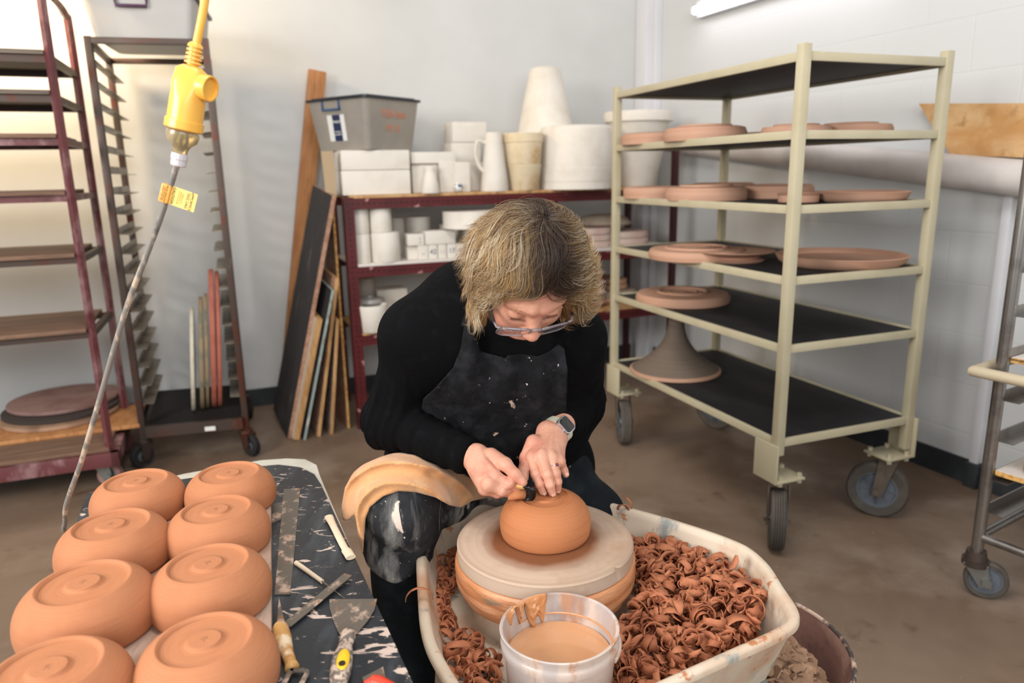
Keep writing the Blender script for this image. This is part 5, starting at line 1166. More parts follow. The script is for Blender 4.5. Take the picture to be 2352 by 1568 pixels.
def mesh_sdf(fn, lo, hi, h):
    """surface nets over a block-sparse grid"""
    lo = np.array(lo, dtype=np.float64); B = 8; n = (np.ceil((np.array(hi)-lo)/h/B)).astype(int)*B+1
    F = np.full(n, 1, f32); nb = (n-1)//B
    ii = np.stack(np.meshgrid(*[np.arange(k) for k in nb], indexing='ij'), -1).reshape(-1, 3)
    cen = (lo+(ii*B+B/2)*h).astype(f32); dc = np.concatenate([fn(cen[i:i+200000]) for i in range(0, len(cen), 200000)])
    rad = B*h*.9+.012; g = np.arange(B+1)
    off = np.stack(np.meshgrid(g, g, g, indexing='ij'), -1).reshape(-1, 3)
    for b, d in zip(ii[dc < -rad], dc[dc < -rad]):
        F[b[0]*B:b[0]*B+B+1, b[1]*B:b[1]*B+B+1, b[2]*B:b[2]*B+B+1] = -1
    act = ii[np.abs(dc) <= rad]
    for i in range(0, len(act), 256):
        blk = act[i:i+256]; idx = (blk[:, None, :]*B+off[None]).reshape(-1, 3); v = fn((lo+idx*h).astype(f32)); F[idx[:, 0], idx[:, 1], idx[:, 2]] = v
    S = F < 0; X, Y, Z = n-1
    cnt = np.zeros((X, Y, Z), np.int8)
    for dx in (0, 1):
        for dy in (0, 1):
            for dz in (0, 1): cnt += S[dx:dx+X, dy:dy+Y, dz:dz+Z]
    cell = (cnt > 0) & (cnt < 8); ci = np.argwhere(cell); vid = -np.ones((X, Y, Z), np.int64); vid[cell] = np.arange(len(ci))
    acc = np.zeros((len(ci), 3)); num = np.zeros(len(ci))
    C = [(a, b, c) for a in (0, 1) for b in (0, 1) for c in (0, 1)]
    for a in C:
        for k in range(3):
            if a[k]: continue
            b = list(a); b[k] = 1
            fa = F[ci[:, 0]+a[0], ci[:, 1]+a[1], ci[:, 2]+a[2]]; fb = F[ci[:, 0]+b[0], ci[:, 1]+b[1], ci[:, 2]+b[2]]
            m = (fa < 0) != (fb < 0); t = np.where(m, fa/np.where(m, fa-fb, 1), 0)
            p = np.array(a, float)[None]+np.zeros((len(ci), 3)); p[:, k] += t; acc += p*m[:, None]; num += m
    V_ = lo+(ci+acc/np.maximum(num, 1)[:, None])*h
    faces = []
    for k in range(3):
        u, w_ = (k+1) % 3, (k+2) % 3
        sl0 = [slice(None)]*3; sl1 = [slice(None)]*3; sl0[k] = slice(0, -1); sl1[k] = slice(1, None)
        E_ = np.argwhere(S[tuple(sl0)] != S[tuple(sl1)]); ok = (E_[:, u] > 0) & (E_[:, w_] > 0) & (E_[:, u] < n[u]-1) & (E_[:, w_] < n[w_]-1); E_ = E_[ok]
        q = []
        for du, dw in ((-1, -1), (0, -1), (0, 0), (-1, 0)):
            c = E_.copy(); c[:, u] += du; c[:, w_] += dw; q.append(vid[c[:, 0], c[:, 1], c[:, 2]])
        q = np.stack(q, 1); neg = S[E_[:, 0], E_[:, 1], E_[:, 2]]; q[~neg] = q[~neg][:, ::-1]; faces.append(q)
    Fc = np.concatenate(faces); Fc = Fc[(Fc >= 0).all(1)]
    return V_, Fc
def np_mesh(name, parts):
    V_ = []; F_ = []; o = 0
    for v, f in parts: V_.append(v); F_.append(f+o); o += len(v)
    V_ = np.concatenate(V_); F_ = np.concatenate(F_); me = bpy.data.meshes.new(name)
    me.vertices.add(len(V_)); me.vertices.foreach_set('co', V_.astype(f32).ravel()); nf, k = F_.shape
    me.loops.add(nf*k); me.loops.foreach_set('vertex_index', F_.astype(np.int32).ravel()); me.polygons.add(nf)
    me.polygons.foreach_set('loop_start', np.arange(0, nf*k, k, dtype=np.int32)); me.update(calc_edges=True); me.validate(); me.shade_smooth(); return me

# ------------------------------------------------------------------ skeleton (metres, taken off the photograph)
hpsi, hth = math.radians(17), math.radians(56)
hh = V(math.sin(hpsi), -math.cos(hpsi), 0)
HF = hh*math.cos(hth)-V(0, 0, math.sin(hth)); HU = hh*math.sin(hth)+V(0, 0, math.cos(hth)); HR = V(math.cos(hpsi), math.sin(hpsi), 0)
HC_ = V(.026, 1.250, 1.094)
HROT = np.array([tuple(HR), tuple(HF), tuple(HU)], dtype=f32)
def HW(x, f, u): return HC_+HR*x+HF*f+HU*u
SL, EL, WL = PY(966, 770, 1.45), PY(896, 968, 1.46), PY(1080, 1050, 1.345)
SR, ER, WR = PY(1314, 775, 1.44), PY(1328, 925, 1.57), PY(1294, 974, 1.42)
UBK = PY(1112, 700, 1.54); NB_ = PY(1200, 700, 1.43)
CH1, CH2 = PY(1045, 830, 1.52), PY(1240, 830, 1.50)
BE1, BE2 = PY(1040, 960, 1.58), PY(1235, 960, 1.57)
PE1, PE2 = PY(1010, 1070, 1.69), PY(1240, 1070, 1.69)
HIPL, KNL, ANL = PY(1035, 1085, 1.62), PY(915, 1160, 1.345), V(-.235, 1.36, .09)
HIPR, KNR, ANR = PY(1225, 1085, 1.62), PY(1365, 1188, 1.55), V(.22, 1.62, .09)

# ------------------------------------------------------------------ skin
def head_sdf(Q):
    q = (Q-A3(HC_))@HROT.T; ax = q.copy(); ax[:, 0] = np.abs(ax[:, 0])
    d = el(q, (0, -.006, .028), (.073, .084, .082))
    d = smin(d, el(q, (0, .026, -.022), (.060, .066, .084)), .03)
    d = smin(d, el(q, (0, .055, -.09), (.030, .030, .024)), .03)
    d = smin(d, el(ax, (.036, .058, -.040), (.027, .026, .030)), .022)
    d = smin(d, el(ax, (.038, .018, -.072), (.024, .040, .028)), .025)
    d = smin(d, el(q, (0, .072, -.070), (.030, .022, .024)), .022)
    d = smin(d, rc(ax, (.010, .082, .020), (.043, .066, .020), .010, .008), .014)
    d = smax(d, -el(ax, (.031, .099, -.001), (.017, .017, .011)), .014)
    d = smin(d, el(ax, (.031, .0725, -.002), (.0150, .0138, .0115)), .006)
    d = smin(d, rc(q, (0, .083, .006), (0, .106, -.034), .0078, .0115), .010)
    d = smin(d, el(ax, (.0115, .0985, -.040), (.0075, .010, .0075)), .007)
    d = smin(d, rc(q, (0, .104, -.037), (0, .100, -.043), .0105, .008), .006)
    d = smin(d, rc(ax, (0, .0935, -.0665), (.021, .083, -.069), .0048, .0030), .006)
    d = smin(d, rc(ax, (0, .0915, -.0765), (.016, .083, -.075), .0062, .0030), .005)
    d = smax(d, -rc(ax, (0, .1005, -.0712), (.023, .089, -.0718), .0012, .0008), .004)
    # nasolabial fold, frown lines, lid crease
    d = smax(d, -rc(ax, (.019, .096, -.046), (.032, .083, -.072), .0012, .001), .006)
    d = smax(d, -rc(ax, (.0065, .0975, .012), (.0075, .0955, .026), .0011, .0008), .004)
    d = smax(d, -rc(ax, (.018, .0845, .008), (.043, .0735, .006), .0011, .0008), .004)
    d = smin(d, el(ax, (.0735, -.004, -.008), (.008, .017, .029)), .008)
    return d
def arm_skin(Q, S, E, W): return smin(rc(Q, S, E, .045, .038), rc(Q, E, W, .038, .025), .02)
def core_sdf(Q):
    d = rc(Q, SL, SR, .045, .045)
    for a, b, r in ((CH1, CH2, .085), (BE1, BE2, .095), (PE1, PE2, .105)): d = smin(d, rc(Q, a, b, r, r), .06)
    d = smin(d, rc(Q, UBK, NB_, .06, .05), .05); d = smin(d, arm_skin(Q, SL, EL, WL), .03); d = smin(d, arm_skin(Q, SR, ER, WR), .03)
    for h, k, a in ((HIPL, KNL, ANL), (HIPR, KNR, ANR)): d = smin(d, smin(rc(Q, h, k, .07, .05), rc(Q, k, a, .045, .032), .02), .03)
    d = smin(d, rc(Q, NB_, HW(0, -.03, -.05), .05, .048), .03)
    return d
def neckhead(Q): return smin(head_sdf(Q), rc(Q, NB_+V(0, .0, -.01), HW(0, -.028, -.045), .052, .046), .03)
# left hand of the potter (right in the picture): flat, finger tips on the foot of the bowl
zt = BOWL.z+.0775
H1 = dict(w1=PY(1256, 990, 1.392), w2=PY(1280, 1008, 1.378), m=[P(1222, 1050, .722), P(1245, 1047, .727), P(1267, 1050, .723), P(1285, 1060, .713)],
          f=[[P(1231, 1089, .699), P(1239, 1111, .683), P(1247, 1129, zt+.0075)], [P(1257, 1090, .701), P(1263, 1113, .683), P(1268, 1131, zt+.0075)], [P(1276, 1087, .700), P(1281, 1106, .684), P(1281, 1123, zt+.0075)], [P(1290, 1070, .700), P(1296, 1080, .692), P(1300, 1089, .686)]],
          t=[P(1226, 1015, .742), P(1209, 1052, .715), P(1203, 1080, .700), P(1204, 1097, .690)])
H2 = dict(w1=PY(1096, 1044, 1.335), w2=PY(1096, 1064, 1.325), m=[P(1136, 1094, .706), P(1121, 1112, .697), P(1114, 1122, .684), P(1112, 1124, .670)],
          f=[[P(1170, 1110, .694), P(1184, 1121, .680), P(1195, 1124, .676)], [P(1152, 1126, .682), P(1170, 1131, .672), P(1182, 1130, .670)], [P(1142, 1132, .670), P(1160, 1130, .664), P(1168, 1122, .668)], [P(1134, 1128, .660), P(1148, 1124, .660), P(1155, 1117, .664)]],
          t=[P(1128, 1046, .726), P(1160, 1066, .722), P(1184, 1090, .710), P(1201, 1107, .697)])
def hand_sdf(Q, H, elbow, right):
    d = smin(rc(Q, H['w1'], H['w2'], .019, .018), rc(Q, (H['w1']+H['w2'])/2, lerp((H['w1']+H['w2'])/2, elbow, .60), .0225, .026), .012)
    wc = (H['w1']+H['w2'])/2
    for i, m_ in enumerate(H['m']):
        ws = lerp(H['w1'], H['w2'], [.0, .33, .66, 1][i]); d = smin(d, rc(Q, ws, m_, .0165, .0118 if i < 3 else .0108), .014)
    # webbing/palm thickness
    pc = sum((m_ for m_ in H['m']), Vector())/4; d = smin(d, rc(Q, lerp(wc, pc, .3)-V(0, 0, .006), lerp(wc, pc, .75)-V(0, 0, .006), .020, .018), .012)
    fd = None
    R = [(.0110, .0095, .0085, .0072), (.0112, .0098, .0087, .0075), (.0108, .0093, .0082, .0070), (.0095, .0082, .0074, .0064)]
    fs = []
    for m_, F_, r in zip(H['m'], H['f'], R):
        a = rc(Q, m_, F_[0], r[0], r[1]); a = smin(a, rc(Q, F_[0], F_[1], r[1], r[2]), .003); a = smin(a, rc(Q, F_[1], F_[2], r[2], r[3]), .003)
        a = smin(a, el(Q, F_[0]+V(0, -.0005, .0012), (r[1]*.93,)*3), .005)      # knuckle
        for kk_ in (-.0016, .0016): a = smax(a, -rc(Q, F_[0]+(F_[1]-F_[0]).normalized()*kk_+V(-.006, -.002, r[1]*.98), F_[0]+(F_[1]-F_[0]).normalized()*kk_+V(.006, -.002, r[1]*.98), .0005, .0005), .0012)
        fs.append(a)
    fall = fs[0]
    for a in fs[1:]: fall = smin(fall, a, .0016)
    T = H['t']; t = rc(Q, T[0], T[1], .0155, .0135); t = smin(t, rc(Q, T[1], T[2], .0125, .0110), .006); t = smin(t, rc(Q, T[2], T[3], .0112, .0085), .004)
    fall = smin(fall, t, .002)
    for m_ in H['m']: d = smin(d, el(Q, m_+V(0, -.001, .0030), (.0090, .0100, .0075)), .006)
    d = smin(d, fall, .007)
    # tendons
    for m_ in H['m'][:4]:
        a = lerp(wc, m_, .35)+V(0, -.002, .0165); b = m_+V(0, 0, .0105); d = smin(d, rc(Q, a, b, .0022, .0028), .006)
    return d
def bounds(pts, pad): 
    a = np.array([tuple(p) for p in pts]); return a.min(0)-pad, a.max(0)+pad
parts = []
lo, hi = bounds([HW(x, f, u) for x in (-.085, .085) for f in (-.115, .12) for u in (-.12, .125)], .01); parts.append(mesh_sdf(neckhead, lo, hi, .0021))
hands = []
for H, E_, r in ((H1, WR+(WR-(H1['w1']+H1['w2'])/2)*1.2, 0), (H2, WL+(WL-(H2['w1']+H2['w2'])/2)*.5+(EL-WL)*.2, 1)):
    wc = (H['w1']+H['w2'])/2; pts = [H['w1'], H['w2'], lerp(wc, E_, .6)]+H['m']+sum(H['f'], [])+H['t']; lo, hi = bounds(pts, .024)
    parts.append(mesh_sdf(lambda Q: hand_sdf(Q, H, E_, r), lo, hi, .0013))
lo, hi = bounds([SL, SR, EL, ER, WL, WR, PE1, PE2, ANL, ANR, KNL, KNR, UBK], .13); parts.append(mesh_sdf(core_sdf, lo, hi, .009))
m_skin = mat('skin', (212, 154, 130), .5, spots=[((198, 126, 106), 22, .5, .72), ((222, 168, 144), 34, .52, .7), ((196, 128, 106), 160, .64, .72)], bump=(260, .18), sss=.12, spec=.45)
person = thing('person', (0, 1.68, 0), 'seated potter with wavy blond hair and glasses, black sweater and apron, trimming a bowl', 'person')
body = obj('body', np_mesh('body', parts), m_skin, person, world=True, angle=180)

# finger nails
m_nail = mat('finger_nail', (232, 182, 160), .3, spec=.6)
def nail(tip, prev, up, r):
    d = (tip-prev).normalized(); n = (up-d*up.dot(d)).normalized(); s = d.cross(n); c = tip+n*(r*.93)-d*(r*.05); b = BM(); rows = []
    for i in range(7):
        u = i/6*2-1; row = []
        for j in range(7):
            v = j/6*2-1; k = math.sqrt(max(0, 1-.35*abs(v)**3)) if v < 0 else math.sqrt(max(0, 1-.55*v**4)); x = u*r*.68*k
            row.append(b.verts.new(c+s*x+d*(v*r*.85)+n*(-.5*x*x/r-.25*v*v*r*.5+.0003)))
        rows.append(row)
    for A, B in zip(rows, rows[1:]):
        for k in range(6): b.faces.new((A[k], A[k+1], B[k+1], B[k]))
    bmesh.ops.recalc_face_normals(b, faces=b.faces[:]); o = obj('finger_nail', b, m_nail, body, world=True, angle=180); md = o.modifiers.new('s', 'SOLIDIFY'); md.thickness = .0006; md.offset = 0
for F_, r in zip(H1['f'], (.0072, .0075, .0070, .0064)): nail(F_[2], F_[1], V(0, -.55, .85), r)
nail(H2['t'][3]-(H2['t'][3]-H2['t'][2]).normalized()*.003, H2['t'][2], V(-.1, -.75, .75), .0085)

# ------------------------------------------------------------------ clothing
def wr(Q, amp, s, seed): return amp*snz(Q, s, seed)
def sleeve(Q, S, E, W, sd):
    d = rc(Q, S, E, .066, .056); d = smin(d, rc(Q, E, W, .055, .037), .025)
    e = np.linalg.norm(Q-A3(E), axis=1); w_ = np.exp(-(e/.11)**2)
    ax = A3(W-E); ax /= np.linalg.norm(ax); s = (Q-A3(E))@ax
    d = d+w_*.0045*np.sin(s*150+2.5*snz(Q, 14, sd))+w_*.003*np.sin(s*330+3.5*snz(Q, 22, sd+7))+.0022*snz(Q, 34, sd+1)*(.4+w_)+.0012*np.abs(snz(Q, 70, sd+9))
    we = np.linalg.norm(Q-A3(W), axis=1); d = d+np.exp(-(we/.07)**2)*.0025*np.sin(s*210+2*snz(Q, 20, sd+3))
    cut = (Q-A3(W+(W-E).normalized()*.004))@ax; return smax(d, cut, .006)
def torso(Q):
    d = rc(Q, SL, SR, .070, .066)
    d = smin(d, rc(Q, UBK-V(.05, 0, .0), UBK+V(.06, 0, 0), .085, .085), .06)
    d = smin(d, rc(Q, UBK-V(.03, 0, 0), SL+V(.0, .01, .0), .080, .066), .07)
    d = smin(d, rc(Q, CH1, CH2, .112, .110), .07); d = smin(d, rc(Q, BE1, BE2, .128, .122), .06); d = smin(d, rc(Q, PE1, PE2, .140, .135), .06)
    d = smin(d, rc(Q, NB_, HW(0, -.04, -.06), .060, .055), .03)
    return d
def sweater_sdf(Q):
    d = torso(Q)+.004*snz(Q, 16, 5)*.8
    d = smin(d, sleeve(Q, SL, EL, WL, 11), .022); d = smin(d, sleeve(Q, SR, ER, WR, 17), .022)
    nk = ((Q-A3(HW(0, -.03, -.035)))@A3(HU)); return smax(d, nk-.0, .006)
m_sweater = mat('black_knit', (11, 11, 13), .95, spots=[((20, 20, 22), 30, .55, .8), ((190, 180, 170), 170, .765, .775)], bump=(420, .35), spec=.1)
lo, hi = bounds([SL, SR, EL, ER, WL, WR, PE1, PE2, UBK], .15)
sweater = obj('sweater', np_mesh('sweater', [mesh_sdf(sweater_sdf, lo, hi, .0042)]), m_sweater, person, world=True, angle=180)
def thigh(Q, h, k, r1, r2): return rc(Q, h, k, r1, r2)
def legs_sdf(Q):
    d = rc(Q, HIPL, KNL, .094, .070); d = smin(d, rc(Q, KNL, ANL, .066, .052), .03)
    e = rc(Q, HIPR, KNR, .092, .072); e = smin(e, rc(Q, KNR, ANR, .066, .052), .03); d = smin(d, e, .03)
    d = smin(d, rc(Q, PE1, PE2, .132, .130), .05); return smax(d+.003*snz(Q, 26, 8), -(Q[:, 2]-.085), .004)
m_trouser = mat('black_trousers', (17, 22, 26), .85, spots=[((34, 40, 46), 22, .5, .8)], bump=(300, .3), spec=.2)
lo, hi = bounds([HIPL, HIPR, KNL, KNR, ANL, ANR, PE1, PE2], .15)
obj('trousers', np_mesh('trousers', [mesh_sdf(legs_sdf, lo, hi, .006)]), m_trouser, person, world=True, angle=180)
m_shoe = mat('black_shoe', (24, 24, 26), .6)
for a, s in ((ANL, 1), (ANR, 1)):
    b = mesh_sdf(lambda Q: smax(smin(rc(Q, a+V(0, .03, -.035), a+V(0, -.15, -.05), .045, .038), rc(Q, a, a+V(0, .01, .03), .045, .043), .03), -(Q[:, 2]-.001), .004), (a.x-.07, a.y-.21, -.005), (a.x+.07, a.y+.1, .18), .006)
    obj('shoe', np_mesh('shoe', [b]), m_shoe, person, world=True, angle=180)
# apron: bib on the chest and skirt over the lap
YA = 1.41
def xz(pts, y=YA): return [(PY(px, py, y).x, PY(px, py, y).z) for px, py in pts]
BIBP = ([(1076, 735), (1100, 790), (1102, 806), (1162, 822), (1165, 816), (1200, 812), (1235, 818), (1262, 806), (1283, 790), (1296, 800), (1304, 850), (1300, 960), (1290, 1040), (1150, 1060), (1020, 1040), (985, 990), (966, 950), (972, 915), (1000, 890), (1040, 845), (1058, 800), (1066, 745)])
BIB = xz(BIBP)
def bib_sdf(Q):
    t = torso(Q); fold = .006*np.sin(Q[:, 0]*95+2.4*snz(Q, 9, 3))*np.clip((Q[:, 2]-.78)/.10, .15, 1)+.0045*snz(Q, 22, 21)
    fold = fold+.0024*np.abs(snz(Q, 62, 23))+.0012*snz(Q, 120, 24); d = t-.021+fold; d = smax(d, polyray(Q, BIBP)[0], .0015); d = smax(d, Q[:, 1]-1.56, .01); return smax(d, -(t+.010), .004)
m_apron = mat('clay_spotted_black_apron', (19, 20, 23), .85, spots=[((44, 44, 48), 26, .45, .8), ((196, 176, 160), 22, .67, .70, (1, 1, .6), 8, 1.0), ((210, 196, 182), 95, .70, .72)], bump=(38, .9), spec=.2)
lo, hi = bounds([V(BIB[16][0], 1.3, min(p[1] for p in BIB)), V(max(p[0] for p in BIB), 1.6, max(p[1] for p in BIB))], .03)
apron = obj('apron_bib', np_mesh('apron_bib', [mesh_sdf(bib_sdf, (-.26, 1.28, .60), (.20, 1.62, 1.10), .0027)]), m_apron, person, world=True, angle=180)
# neck strap on the left side of the neck
b = BM(); s0 = PY(1072, 760, 1.405); s1 = PY(1082, 725, 1.40); s2 = PY(1105, 680, 1.42); s3 = PY(1150, 650, 1.47)
def surf(p, off=.004):      # push a point onto the sweater
    q = np.array([tuple(p)], dtype=f32)
    for _ in range(6):
        e = 1e-3; d0 = torso(q)[0]; g = np.array([(torso(q+np.array([[e if k == 0 else 0, e if k == 1 else 0, e if k == 2 else 0]], dtype=f32))[0]-d0)/e for k in range(3)]); g /= max(np.linalg.norm(g), 1e-6); q = q-(g*(d0-off))[None].astype(f32)
    return Vector(q[0].tolist()), Vector(g.tolist())
rows = []
for p in catmull([s0, s1, s2, s3], 6):
    c, n_ = surf(p, .006); rows.append((c, n_))
src_ = list(rows)
for i, (c, n_) in enumerate(src_):
    d = (src_[min(i+1, len(rows)-1)][0]-src_[max(i-1, 0)][0]).normalized(); s = d.cross(n_).normalized(); rows[i] = [b.verts.new(c+s*k*.011+n_*o_) for k, o_ in ((-1, 0), (1, 0), (1, .002), (-1, .002))]
for A, B in zip(rows, rows[1:]):
    for k in range(4): b.faces.new((A[k], A[(k+1) % 4], B[(k+1) % 4], B[k]))
bmesh.ops.recalc_face_normals(b, faces=b.faces[:]); obj('apron_strap', b, m_apron, person, world=True)
# skirt
def lap(Q):
    d = rc(Q, HIPL, KNL, .100, .082); d = smin(d, rc(Q, KNL, lerp(KNL, ANL, .35)+V(.0, -.012, 0), .082, .070), .03)
    d = smin(d, rc(Q, HIPR, lerp(HIPR, KNR, .12), .098, .094), .04); d = smin(d, rc(Q, lerp(HIPL, HIPR, .0), HIPR, .095, .095), .06); return d
def skirt_sdf(Q):
    d = lap(Q)+.006*np.sin(Q[:, 2]*55+Q[:, 0]*40+2.2*snz(Q, 10, 4))*np.clip((.66-Q[:, 2])*9, 0, 1)+.004*snz(Q, 22, 6); hem = -(Q[:, 2]-(.497+.006*np.sin(Q[:, 0]*60)))
    d = smax(d, hem, .006); return d
m_skirt = mat('clay_smeared_black_apron', (28, 30, 34), .75, spots=[((52, 54, 58), 12, .45, .7), ((170, 168, 164), 7, .48, .66, (1.6, 1, .5), 5, .6), ((214, 196, 182), 13, .585, .61, (1, 1, .5), 8, 1.4), ((210, 196, 182), 90, .70, .73)], bump=(300, .35), spec=.3)
lo, hi = bounds([HIPL, HIPR, KNL, lerp(HIPR, KNR, .5), V(KNL.x, KNL.y-.02, .5)], .12)
obj('apron_skirt', np_mesh('apron_skirt', [mesh_sdf(skirt_sdf, lo, hi, .004)]), m_skirt, person, world=True, angle=180)
# stool under the potter
stl = thing('stool', (.0, 1.72, 0), 'low wooden stool hidden under the seated potter', 'stool')
b = BM(); cyl(b, (0, 0, .385), (0, 0, .42), .165, seg=40); obj('seat', b, m_pine, stl)
for k in range(4):
    a = PI/4+k*PI/2; b = BM(); cyl(b, (.15*math.cos(a), .15*math.sin(a), 0), (.11*math.cos(a), .11*math.sin(a), .387), .016, seg=12); obj('leg', b, m_pine, stl)

# ------------------------------------------------------------------ towel over the lap
TWP = [(783, 1168), (792, 1120), (812, 1082), (845, 1048), (890, 1034), (960, 1042), (1030, 1068), (1085, 1100), (1124, 1130), (1126, 1142), (1085, 1150), (1058, 1166), (1032, 1160), (1000, 1142), (955, 1130), (915, 1128), (880, 1140), (850, 1165), (840, 1190), (836, 1240), (834, 1275), (828, 1255), (822, 1225), (815, 1180), (800, 1195), (784, 1196)]
def towel_sdf(Q):
    base = smin(lap(Q), rc(Q, KNL+V(-.045, .03, -.005), KNL+V(-.075, .05, -.12), .055, .045), .04)
    base = smin(base, rc(Q, PY(985, 1120, 1.45), PY(1100, 1150, 1.50), .050, .030), .05)
    pr, q = polyray(Q, TWP); kx = np.where(q[:, 0] > 905, .62, .95); rr_ = np.sqrt(((q[:, 0]-905)*kx)**2+(q[:, 1]-1190)**2)+7*snz(Q, 12, 31)
    rid = np.minimum(np.sqrt(np.sin(rr_*.068+.9)**2+.02), 1); d = base-.011-.018*(1-rid)**1.3+.0012*snz(Q, 110, 33)
    d = smax(d, pr, .006); d = smax(d, Q[:, 1]-1.56, .02); return smax(d, -(base-.001), .004)
m_towel = mat('tan_towelling', (206, 152, 104), .95, spots=[((196, 136, 84), 6, .50, .70), ((214, 168, 122), 30, .5, .7)], bump=(520, .45), sheen=.3, spec=.1)
cT = KNL.copy()
o = obj('towel', np_mesh('towel', [mesh_sdf(towel_sdf, (-.42, 1.14, .44), (.06, 1.60, .80), .003)]), m_towel, angle=180); o.data.transform(Matrix.Translation(-cT)); o.location = cT; tag(o, 'tan towel draped over the knee and lap of the potter', 'towel')

# ------------------------------------------------------------------ glasses
m_frame = mat('clear_grey_acetate', (206, 200, 206), .12, trans=.8, coat=.3); m_tort = mat('dark_tortoiseshell', (34, 26, 24), .25, spots=[((96, 70, 50), 60, .55, .65)], coat=.4); m_lens = mat('lens', (245, 245, 248), .02, trans=1, ior=1.05, spec=.6)
GU, GFf = -.015, .107
def GW(x, u): return HW(x, GFf-.013*(abs(x)/.068)**2+.10*u, u+GU-.006*(abs(x)/.068)**2)
gl = None; bm = BM()
def lens_loop(s):
    pts = []
    for x, y in round_poly(.054, .036, .013, 6, 0, 0): pts.append((s*.035+x, y-.006))
    return pts
for s in (-1, 1): tube(bm, [GW(x, u) for x, u in lens_loop(s)], .0021, 8, closed=True)
tube(bm, [GW(-.010, .004), GW(-.004, .008), GW(.004, .008), GW(.010, .004)], .0026, 8)
for s in (-1, 1): tube(bm, [GW(s*.06, .010), GW(s*.067, .011), HW(s*.070, GFf-.022, GU+.005)], .0026, 8)
gl = obj('glasses_frame', bm, m_frame, person, world=True, angle=180)
for s in (-1, 1):
    b = BM(); lp = lens_loop(s); c = b.verts.new(GW(s*.035, -.006)); vs = [b.verts.new(GW(x, u)) for x, u in lp]
    for i in range(len(vs)): b.faces.new((c, vs[i], vs[(i+1) % len(vs)]))
    o = obj('lens', b, m_lens, gl, world=True, angle=180); md = o.modifiers.new('s', 'SOLIDIFY'); md.thickness = .0012
for s in (-1, 1):
    b = BM(); tube(b, [HW(s*.070, GFf-.020, GU+.005), HW(s*.075, .05, GU+.008), HW(s*.079, .005, .0), HW(s*.078, -.02, -.014)], .0026, 8, flat=1.6); obj('temple_arm', b, m_tort, gl, world=True, label='dark tortoiseshell arm')
# brows and lashes
m_brow = mat('brow_hair', (176, 128, 98), .8); m_lash = mat('lash_hair', (44, 32, 26), .8)
def to_skin(p, off):
    q = np.array([tuple(p)], dtype=f32)
    for _ in range(5):
        e = 1e-3; d0 = head_sdf(q)[0]; g = np.array([(head_sdf(q+np.eye(3, dtype=f32)[k:k+1]*e)[0]-d0)/e for k in range(3)]); g /= max(np.linalg.norm(g), 1e-6); q = q-(g*(d0-off))[None].astype(f32)
    return Vector(q[0].tolist()), Vector(g.tolist())
for s in (-1, 1):
    b = BM()
    for i in range(34):
        t = rs.random(); x = s*lerp(.010, .046, t); u = .0205+.004*math.sin(t*2.6)+rs.uniform(-.0022, .0022); p, n_ = to_skin(HW(x, .09, u), .0002); d = (HR*s*(.8+.2*t)+HU*(.25-.5*t)+n_*.25).normalized(); tube(b, [p, p+d*.004, p+d*.007-HU*.0004], [.00032, .00026, .0001], 3)
    obj('eyebrow', b, m_brow, body, world=True)
    b = BM()
    for i in range(36):
        t = i/35; x = s*lerp(.018, .045, t); u = -.0095+.0030*((t-.45)*2)**2; p, n_ = to_skin(HW(x, .09, u), .0001); d = (n_*.8-HU*.65+HR*s*(t-.4)*.8).normalized(); tube(b, [p, p+d*.003, p+d*.0055+HU*.0012], [.00022, .00018, .00008], 3)
    obj('eyelashes', b, m_lash, body, world=True)

# ------------------------------------------------------------------ hair
def hair_shell(Q):
    d = el(Q, HW(.004, -.002, .022), (.091, .091, .107), HROT)
    d = smin(d, el(Q, (-.038, 1.285, 1.070), (.036, .078, .070)), .05); d = smin(d, el(Q, (.106, 1.315, 1.072), (.036, .078, .066)), .05)
    d = smin(d, el(Q, (-.040, 1.262, 1.022), (.026, .048, .048)), .03); d = smin(d, el(Q, (.108, 1.285, 1.025), (.024, .048, .042)), .03)
    d = smin(d, el(Q, HW(0, -.042, -.014), (.080, .046, .062), HROT), .05)
    return d-.004
def face_zone(Q):      # negative inside the open face area
    q = (Q-A3(HC_))@HROT.T; w_ = .056+.010*np.clip((.02-q[:, 2])*20, 0, 1)
    return np.maximum(np.maximum(np.abs(q[:, 0]+.004)-w_, q[:, 2]-(.074-.38*np.abs(q[:, 0]))), .03-q[:, 1])
def cap_sdf(Q):
    q = (Q-A3(HC_))@HROT.T; d = np.minimum(hair_shell(Q)+.013, el(q, (0, -.006, .028), (.0755, .0865, .0845)))+.0015*snz(Q, 60, 40); return smax(d, -(face_zone(Q)), .01)
m_hair = bpy.data.materials.new('blond_hair'); m_hair.use_nodes = True; nt = m_hair.node_tree; bs = nt.nodes['Principled BSDF']; at = nt.nodes.new('ShaderNodeAttribute'); at.attribute_name = 'hc'
nt.links.new(at.outputs['Color'], bs.inputs['Base Color']); bs.inputs['Roughness'].default_value = .38; bs.inputs['Specular IOR Level'].default_value = .4
capm = np_mesh('hair', [mesh_sdf(cap_sdf, (-.14, 1.08, .93), (.20, 1.44, 1.27), .004)])
rng = np.random.RandomState(3)
def grad(Q):
    e = 1e-3; d0 = hair_shell(Q); g = np.stack([(hair_shell(Q+np.eye(3, dtype=f32)[k:k+1]*e)-d0)/e for k in range(3)], 1); g /= np.maximum(np.linalg.norm(g, axis=1)[:, None], 1e-6); return d0, g
